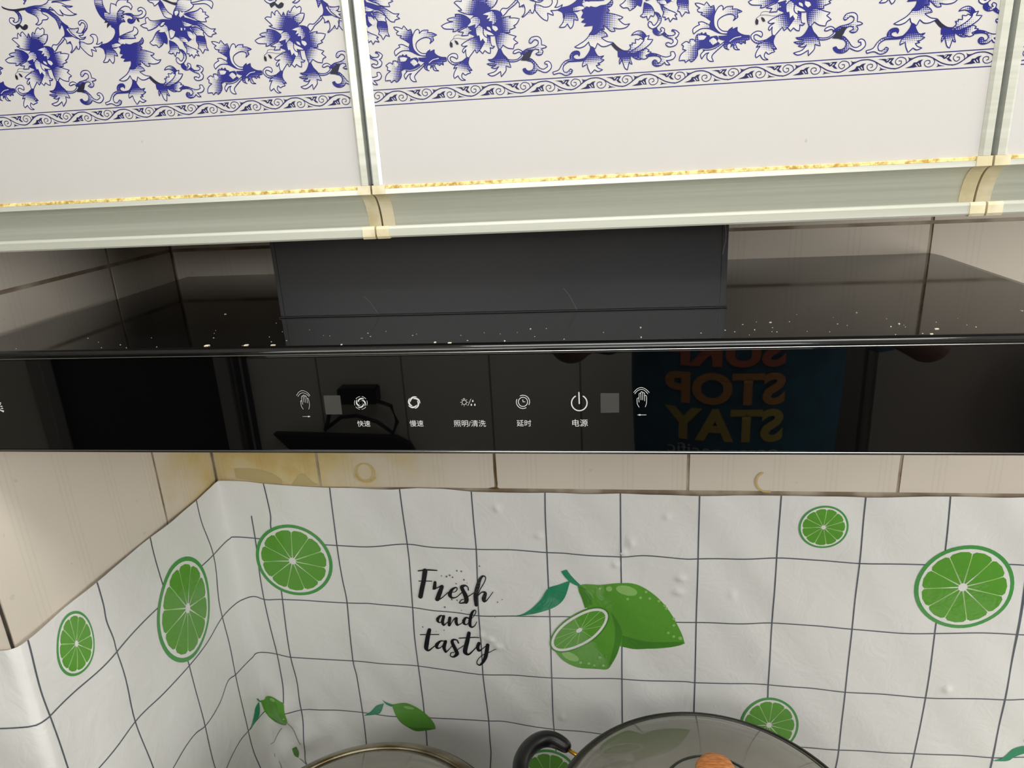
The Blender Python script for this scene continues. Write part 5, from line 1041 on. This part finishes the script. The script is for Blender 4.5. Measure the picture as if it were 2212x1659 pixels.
# left: black wok with steel rimmed glass lid
wok = empty('wok', (LC[0], LC[1], PB)); tag(wok, 'black wok with long handle on the left burner beside the wall', 'wok')
bm = bmesh.new(); ro = LR+0.004
lathe(bm, [(0, PB), (0.07, PB), (0.10, PB+0.02), (0.14, PB+0.075), (ro, LZ-0.003), (ro+0.001, LZ-0.0005), (ro-0.002, LZ), (0.137, PB+0.078), (0.097, PB+0.024), (0.067, PB+0.004), (0, PB+0.004)], LC[0], LC[1], 96)
loc_parent(obj('wok_body', bm, None, M['wok'], True), wok)
bm = bmesh.new(); tube(bm, [(LC[0]+0.02, LC[1]-ro+0.004, LZ-0.02), (LC[0]+0.028, LC[1]-ro-0.06, LZ-0.002), (LC[0]+0.035, LC[1]-ro-0.16, LZ+0.02)], [0.009, 0.011, 0.013], 14); loc_parent(obj('long_handle', bm, None, M['bakelite'], True), wok)
lid2 = empty('glass_lid', (LC[0], LC[1], LZ)); tag(lid2, 'glass lid with stained steel rim on the left wok', 'lid')
bm = bmesh.new(); lathe(bm, dome(LR-0.014, LZ+0.008, 0.045, 0.0035), LC[0], LC[1], 128); loc_parent(obj('lid_glass', bm, None, M['lid_glass'], True), lid2)
bm = bmesh.new(); lathe(bm, [(LR-0.016, LZ+0.0045), (LR-0.004, LZ+0.0012), (LR+0.001, LZ+0.0012), (LR+0.001, LZ+0.004), (LR-0.003, LZ+0.0065), (LR-0.009, LZ+0.0095), (LR-0.015, LZ+0.0118)], LC[0], LC[1], 128, True); loc_parent(obj('steel_rim', bm, None, M['steel_rim'], True), lid2)
bm = bmesh.new(); kz = LZ+0.0535; lathe(bm, [(0, kz), (0.014, kz), (0.012, kz+0.012), (0.024, kz+0.022), (0.022, kz+0.030), (0, kz+0.033)], LC[0], LC[1], 40); loc_parent(obj('lid_knob', bm, None, M['bakelite'], True), lid2)

# ------------------------------------------------------------------ room behind the photographer (mirrored in the glass)
d1 = struct(boxo('doorway_panel', -1.17, -0.61, BY-0.07, BY-0.03, FLOOR+0.002, 0.40, None, M['doorway_dark'], 0.004))  # dark panel in place of the open doorway; its unlit interior is put into the colour
for a, b in ((-1.22, -1.172), (-0.608, -0.565)): struct(boxo('trim_2', a, b, BY-0.09, BY+0.012, FLOOR+0.001, 0.448, None, M['door_frame'], 0.003))
for x, lb in ((-0.53, 'dark water pipe next to the door frame, mirrored in the hood glass'), (-0.505, 'dark water pipe further from the door frame, mirrored in the hood glass')):
    o = bmesh.new(); tube(o, [(x, BY+0.02, FLOOR+0.002), (x, BY+0.02, CEIL-0.002)], 0.008, 10)
    tag(obj('water_pipe', o, None, M['dark_cab'], True), lb, 'pipe', 'pipes by the door')
soc = empty('power_adapter', (-0.165, BY, -0.515)); tag(soc, 'black power adapter with looped cable mirrored in the hood glass', 'adapter')
loc_parent(boxo('adapter_body', -0.225, -0.110, BY+0.003, BY+0.05, -0.540, -0.492, None, M['blackp'], 0.004, 2), soc)
bm = bmesh.new(); tube(bm, [(-0.215, BY+0.03, -0.535), (-0.255, BY+0.03, -0.548), (-0.272, BY+0.03, -0.60), (-0.285, BY+0.03, -0.625), (-0.23, BY+0.03, -0.585), (-0.18, BY+0.03, -0.580), (-0.12, BY+0.03, -0.60), (-0.078, BY+0.03, -0.635), (-0.062, BY+0.03, -0.60), (-0.075, BY+0.03, -0.55), (-0.115, BY+0.03, -0.535)], 0.006, 8)
loc_parent(obj('cable', bm, None, M['blackp'], True), soc)
bm = bmesh.new(); tp = [(-0.44, -0.632), (-0.07, -0.643), (-0.03, -0.665), (0.06, -0.86), (-0.24, -0.86)]
a = [bm.verts.new((x, BY+0.02, z)) for x, z in tp]; b = [bm.verts.new((x, BY+0.045, z)) for x, z in tp]
bm.faces.new(a); bm.faces.new(b[::-1])
for i in range(5): bm.faces.new((a[i], b[i], b[(i+1) % 5], a[(i+1) % 5]))
bmesh.ops.recalc_face_normals(bm, faces=bm.faces[:]); tag(obj('oven_tray', bm, None, M['blackp']), 'dark metal tray leaning on the rear wall, mirrored in the hood glass', 'tray')
sh = empty('rear_shelf', (-0.1, BY+0.15, FLOOR)); tag(sh, 'low grey shelf standing against the rear wall behind the photographer', 'shelf')
for z in (-0.885, -1.25): loc_parent(boxo('shelf_board', -0.45, 0.35, BY+0.004, BY+0.28, z, z+0.022, None, M['door_frame'], 0.002), sh)
for x in (-0.44, 0.32):
    for y in (BY+0.008, BY+0.25): loc_parent(boxo('shelf_leg', x, x+0.022, y, y+0.022, FLOOR+0.001, -0.886, None, M['door_frame']), sh)
fr = empty('refrigerator', (1.30, BY+0.13, FLOOR)); tag(fr, 'warm grey refrigerator beside the photographer, mirrored in the hood glass', 'refrigerator')
loc_parent(boxo('fridge_body', 1.13, 1.62, BY+0.006, BY+0.24, FLOOR+0.02, 0.02, None, M['fridge'], 0.01, 3), fr)
loc_parent(boxo('fridge_door', 1.13, 1.62, BY+0.245, BY+0.285, FLOOR+0.03, -0.12, None, M['fridge'], 0.01, 3), fr)
loc_parent(boxo('freezer_door', 1.13, 1.62, BY+0.245, BY+0.285, -0.112, 0.02, None, M['fridge'], 0.01, 3), fr)
loc_parent(boxo('fridge_foot', 1.15, 1.60, BY+0.02, BY+0.22, FLOOR+0.001, FLOOR+0.019, None, M['fridge_seal']), fr)
bm = bmesh.new()
N = 22; rr = []
for j in range(15):
    t = j/14; z = -0.30-0.42*t; w = 0.05+0.075*math.sin(math.pi*min(1, t*1.15+.05))
    rr.append([bm.verts.new((1.56+(w+0.012*math.sin(5*k+7*t))*math.cos(2*math.pi*k/N), BY+0.35+(0.4*w+0.01*math.sin(4*k+9*t))*math.sin(2*math.pi*k/N), z)) for k in range(N)])
for a, b in zip(rr, rr[1:]):
    for k in range(N): bm.faces.new((a[k], a[(k+1) % N], b[(k+1) % N], b[k]))
bm.faces.new(rr[-1]); bm.faces.new(rr[0][::-1]); bmesh.ops.recalc_face_normals(bm, faces=bm.faces[:])
tag(obj('plastic_bag', bm, None, M['bag'], True), 'crumpled plastic bag hanging on the refrigerator, mirrored in the hood glass', 'bag')
tc = empty('tall_cabinet', (1.96, BY+0.15, FLOOR)); tag(tc, 'charcoal tall cabinet in the rear corner behind the photographer', 'cabinet')
loc_parent(boxo('cabinet_body', 1.66, 2.28, BY+0.004, BY+0.28, FLOOR+0.002, 0.25, None, M['dark_cab'], 0.003), tc)
for a, b in ((1.665, 1.965), (1.972, 2.275)): loc_parent(boxo('cabinet_door', a, b, BY+0.281, BY+0.298, FLOOR+0.05, 0.24, None, M['dark_cab'], 0.003), tc)
# ceiling lamp and made-up glowing panes for the two added fill lights
lp = empty('ceiling_lamp', (0.72, -0.74, CEIL)); tag(lp, 'flat rectangular ceiling lamp over the worktop aisle', 'lamp')
loc_parent(boxo('lamp_frame', 0.24, 1.20, -0.91, -0.57, CEIL-0.030, CEIL-0.0005, None, M['ceiling'], 0.003), lp)
loc_parent(boxo('lamp_diffuser', 0.255, 1.185, -0.895, -0.585, CEIL-0.036, CEIL-0.0302, None, M['lamp_glow']), lp)
w1 = struct(boxo('fill_pane_1', RX-0.012, RX-0.0005, -1.60, -0.50, -0.62, 0.42, None, M['fill_glow']))  # invented pane and frame for the end fill light
for nm, a, b, c, d in (('fill_pane_frame', -1.66, -0.44, 0.42, 0.46), ('fill_pane_frame', -1.66, -0.44, -0.66, -0.62), ('fill_pane_frame', -1.66, -1.60, -0.62, 0.42), ('fill_pane_frame', -0.50, -0.44, -0.62, 0.42), ('fill_pane_frame', -1.07, -1.03, -0.62, 0.42)):
    o = boxo(nm, RX-0.03, RX-0.0004, a, b, c, d, None, M['ceiling'], 0.003); o.parent = w1

w2 = struct(boxo('fill_pane_2', -0.45, 1.09, BY+0.0005, BY+0.010, 0.26, 0.74, None, M['fill_glow']))  # invented pane and frame for the rear fill light
for a, b, c, d in ((-0.49, 1.13, 0.74, 0.78), (-0.49, 1.13, 0.22, 0.26), (-0.49, -0.45, 0.26, 0.74), (1.09, 1.13, 0.26, 0.74), (0.30, 0.34, 0.26, 0.74)):
    o = boxo('fill_pane_frame', a, b, BY+0.0004, BY+0.025, c, d, None, M['ceiling'], 0.003); o.parent = w2

# ------------------------------------------------------------------ person taking the picture (seen only mirrored)
per = empty('person', (0.824, -1.42, FLOOR)); tag(per, 'person in a teal t-shirt with colourful block lettering, arms raised, mirrored in the hood glass', 'person')
def loft(bm, rings, n=28):
    "rings: (centre, rx, ry, axis) ellipses in the plane normal to axis"
    R_ = []
    for c, rx, ry, ax in rings:
        ax = Vector(ax).normalized(); a = Vector((1, 0, 0)) if abs(ax.x) < 0.8 else Vector((0, 1, 0))
        a = (a - ax*a.dot(ax)).normalized(); b = ax.cross(a)
        R_.append([bm.verts.new(Vector(c)+a*rx*math.cos(2*math.pi*k/n)+b*ry*math.sin(2*math.pi*k/n)) for k in range(n)])
    for p, q in zip(R_, R_[1:]):
        for k in range(n): bm.faces.new((p[k], p[(k+1) % n], q[(k+1) % n], q[k]))
    bm.faces.new(R_[0][::-1]); bm.faces.new(R_[-1])
def limb(bm, pts, rads, n=18):
    pts = [Vector(p) for p in pts]
    loft(bm, [(p, r, r, pts[min(i+1, len(pts)-1)]-pts[max(i-1, 0)]) for i, (p, r) in enumerate(zip(pts, rads))], n)
def ball(bm, c, rx, ry, rz, n=16):
    bmesh.ops.create_uvsphere(bm, u_segments=n, v_segments=n, radius=1, matrix=Matrix.Translation(c) @ Matrix.Diagonal((rx, ry, rz, 1)))
def remesh(o, vox, it=4):
    md = o.modifiers.new('r', 'REMESH'); md.mode = 'VOXEL'; md.voxel_size = vox
    sm = o.modifiers.new('s', 'SMOOTH'); sm.iterations = it; sm.factor = 0.5
    bpy.context.view_layer.update(); dg = bpy.context.evaluated_depsgraph_get()
    me = bpy.data.meshes.new_from_object(o.evaluated_get(dg)); o.modifiers.clear(); o.data = me
    for p in me.polygons: p.use_smooth = True
PX, PY = 0.824, -1.42; UP = (0, 0, 1)
TOR = [(-0.80, 0.205, 0.125), (-0.66, 0.215, 0.130), (-0.52, 0.222, 0.125), (-0.38, 0.228, 0.122), (-0.25, 0.228, 0.120), (-0.17, 0.190, 0.105), (-0.125, 0.120, 0.075), (-0.09, 0.062, 0.058)]
EL = {1: (1.12, -1.20, -0.235), -1: (0.475, -1.19, -0.225)}; WR = {1: (0.655, -0.935, 0.055), -1: (0.438, -0.935, 0.055)}
bm = bmesh.new()
loft(bm, [((PX, PY, z), rx-.012, ry-.012, UP) for z, rx, ry in TOR])
limb(bm, [(PX, PY, -0.12), (PX, PY+0.005, -0.05), (PX, PY+0.02, 0.0)], [0.058, 0.055, 0.054])
ball(bm, (PX, PY+0.035, 0.065), 0.075, 0.095, 0.115, 20); ball(bm, (PX, PY+0.055, 0.0), 0.052, 0.065, 0.06)
ball(bm, (PX, PY+0.135, 0.045), 0.014, 0.020, 0.024); ball(bm, (PX, PY+0.118, 0.005), 0.026, 0.016, 0.010)
for s in (1, -1):
    ball(bm, (PX+s*0.076, PY+0.03, 0.05), 0.012, 0.022, 0.034)
    sh_ = (PX+s*0.185, PY, -0.165); limb(bm, [(PX+s*0.10, PY, -0.16), sh_, tuple((a+b)/2 for a, b in zip(sh_, EL[s])), EL[s]], [0.055, 0.056, 0.048, 0.040])
    e = Vector(EL[s]); w = Vector(WR[s]); limb(bm, [e, e+(w-e)*0.3, e+(w-e)*0.7, w], [0.041, 0.043, 0.033, 0.027])
    ball(bm, e, 0.042, 0.042, 0.042)
    # palm and five fingers closing towards the camera position from either side
    inn = Vector((-s, 0.15, 0.25)).normalized(); upv = Vector((0.1*s, 0.10, 1)).normalized(); pal = w + Vector((-s*0.012, 0.012, 0.040))
    ball(bm, pal, 0.022, 0.016, 0.042)
    for k, (dz, ln) in enumerate(((0.030, 0.062), (0.010, 0.070), (-0.010, 0.066), (-0.028, 0.052))):
        b0 = pal + upv*dz; d1_ = inn; tip = b0 + Vector((-s*ln*0.55, -0.004, 0.012)); tip2 = tip + Vector((-s*ln*0.12, -0.020, 0.004))
        limb(bm, [b0, b0+(tip-b0)*0.5+Vector((0, 0.008, 0)), tip, tip2], [0.0095, 0.0088, 0.0080, 0.0066], 10)
    limb(bm, [pal+Vector((0, -0.006, -0.030)), pal+Vector((-s*0.026, -0.018, -0.008)), pal+Vector((-s*0.040, -0.022, 0.014))], [0.012, 0.0105, 0.0082], 10)
    hip = (PX+s*0.09, PY, -0.80); limb(bm, [hip, (PX+s*0.10, PY+0.01, -1.18), (PX+s*0.105, PY, -1.56)], [0.085, 0.058, 0.042])
    limb(bm, [(PX+s*0.105, PY-0.04, -1.585), (PX+s*0.11, PY+0.06, -1.588), (PX+s*0.115, PY+0.16, -1.595)], [0.032, 0.034, 0.022])
bodyo = loc_parent(obj('body', bm, None, M['skin']), per); remesh(bodyo, 0.0065); bodyo.data.materials.clear(); bodyo.data.materials.append(M['skin'])
for s in (1, -1):
    bm = bmesh.new(); ball(bm, (PX+s*0.030, PY+0.118, 0.062), 0.013, 0.010, 0.008); loc_parent(obj('eye', bm, None, M['eye'], True), per)
bm = bmesh.new(); ball(bm, (PX, PY+0.129, 0.004), 0.022, 0.008, 0.007); loc_parent(obj('mouth', bm, None, M['lips'], True), per)
bm = bmesh.new(); ball(bm, (PX, PY+0.022, 0.092), 0.086, 0.104, 0.105, 20)
bmesh.ops.bisect_plane(bm, geom=bm.verts[:]+bm.edges[:]+bm.faces[:], plane_co=(PX, PY+0.07, 0.095), plane_no=(0, 0.85, -0.52), clear_outer=True); loc_parent(obj('hair', bm, None, M['hair'], True), per)
bm = bmesh.new(); loft(bm, [((PX, PY, z), rx, ry, UP) for z, rx, ry in TOR[:-1]])
for s in (1, -1):
    sh_ = Vector((PX+s*0.185, PY, -0.165)); e = Vector(EL[s]); limb(bm, [(PX+s*0.09, PY, -0.165), sh_, sh_+(e-sh_)*0.55, sh_+(e-sh_)*0.72], [0.066, 0.074, 0.070, 0.072])
sh1 = loc_parent(obj('shirt', bm, None, M['shirt']), per); remesh(sh1, 0.009, 3); sh1.data.materials.clear(); sh1.data.materials.append(M['shirt'])
bm = bmesh.new(); loft(bm, [((PX, PY, z), rx, ry, UP) for z, rx, ry in ((-0.70, .172, .112), (-0.80, .180, .122), (-0.88, .185, .122))])
for s in (1, -1): limb(bm, [(PX+s*0.088, PY, -0.84), (PX+s*0.10, PY+0.01, -1.18), (PX+s*0.105, PY, -1.545)], [0.098, 0.075, 0.062])
tr = loc_parent(obj('trousers', bm, None, M['jeans']), per); remesh(tr, 0.010, 3); tr.data.materials.clear(); tr.data.materials.append(M['jeans'])
for s in (1, -1):
    bm = bmesh.new(); loft(bm, [((PX+s*0.108, PY-0.075, -1.595), .030, .022, (0, 1, 0)), ((PX+s*0.108, PY-0.03, -1.592), .042, .0265, (0, 1, 0)), ((PX+s*0.112, PY+0.10, -1.594), .048, .0245, (0, 1, 0)), ((PX+s*0.115, PY+0.19, -1.600), .034, .018, (0, 1, 0))])
    loc_parent(obj('slipper', bm, None, M['shoe'], True), per)
def shirt_front(x, z):
    for (za, ra, ya), (zb, rb, yb) in zip(TOR, TOR[1:]):
        if za <= z <= zb:
            t = (z-za)/(zb-za); rx, ry = ra+(rb-ra)*t, ya+(yb-ya)*t; q = min(0.98, abs(x-PX)/rx); return PY + ry*math.sqrt(1-q*q)
    return PY+0.12
def shirt_text(body_, zc, w, h, m, bold, xc=0.784):
    c = bpy.data.curves.new('txt', 'FONT'); c.body = body_; c.size = 0.1; c.align_x = 'CENTER'; c.align_y = 'CENTER'; c.offset = bold; c.resolution_u = 4
    o = bpy.data.objects.new('txt', c); COL.objects.link(o); bpy.context.view_layer.update()
    me = bpy.data.meshes.new_from_object(o.evaluated_get(bpy.context.evaluated_depsgraph_get())); bpy.data.objects.remove(o)
    b = bmesh.new(); b.from_mesh(me)
    for _ in range(3):
        es = [e for e in b.edges if e.calc_length() > 0.012]
        if es: bmesh.ops.subdivide_edges(b, edges=es, cuts=1); bmesh.ops.triangulate(b, faces=[f for f in b.faces if len(f.verts) > 3])
    xs = [v.co.x for v in b.verts]; ys = [v.co.y for v in b.verts]; x0, x1, y0, y1 = min(xs), max(xs), min(ys), max(ys)
    for v in b.verts:
        x = xc - (v.co.x-(x0+x1)/2)/(x1-x0)*w; z = zc + (v.co.y-(y0+y1)/2)/(y1-y0)*h
        v.co = (x, shirt_front(x, z)+0.0035, z)
    d = bpy.data.meshes.new('t'); b.to_mesh(d); b.free(); d.materials.append(m)
    o = obj('printed_lettering', d, sh1); o.location = (0, 0, 0); return o
shirt_text('SURF', -0.280, 0.235, 0.066, M['print_or'], 0.004)
shirt_text('STOP', -0.360, 0.240, 0.070, M['print_am'], 0.004)
shirt_text('STAY', -0.440, 0.240, 0.074, M['print_ye'], 0.004)
shirt_text('ocean pacific', -0.502, 0.225, 0.034, M['print_wh'], 0.0)
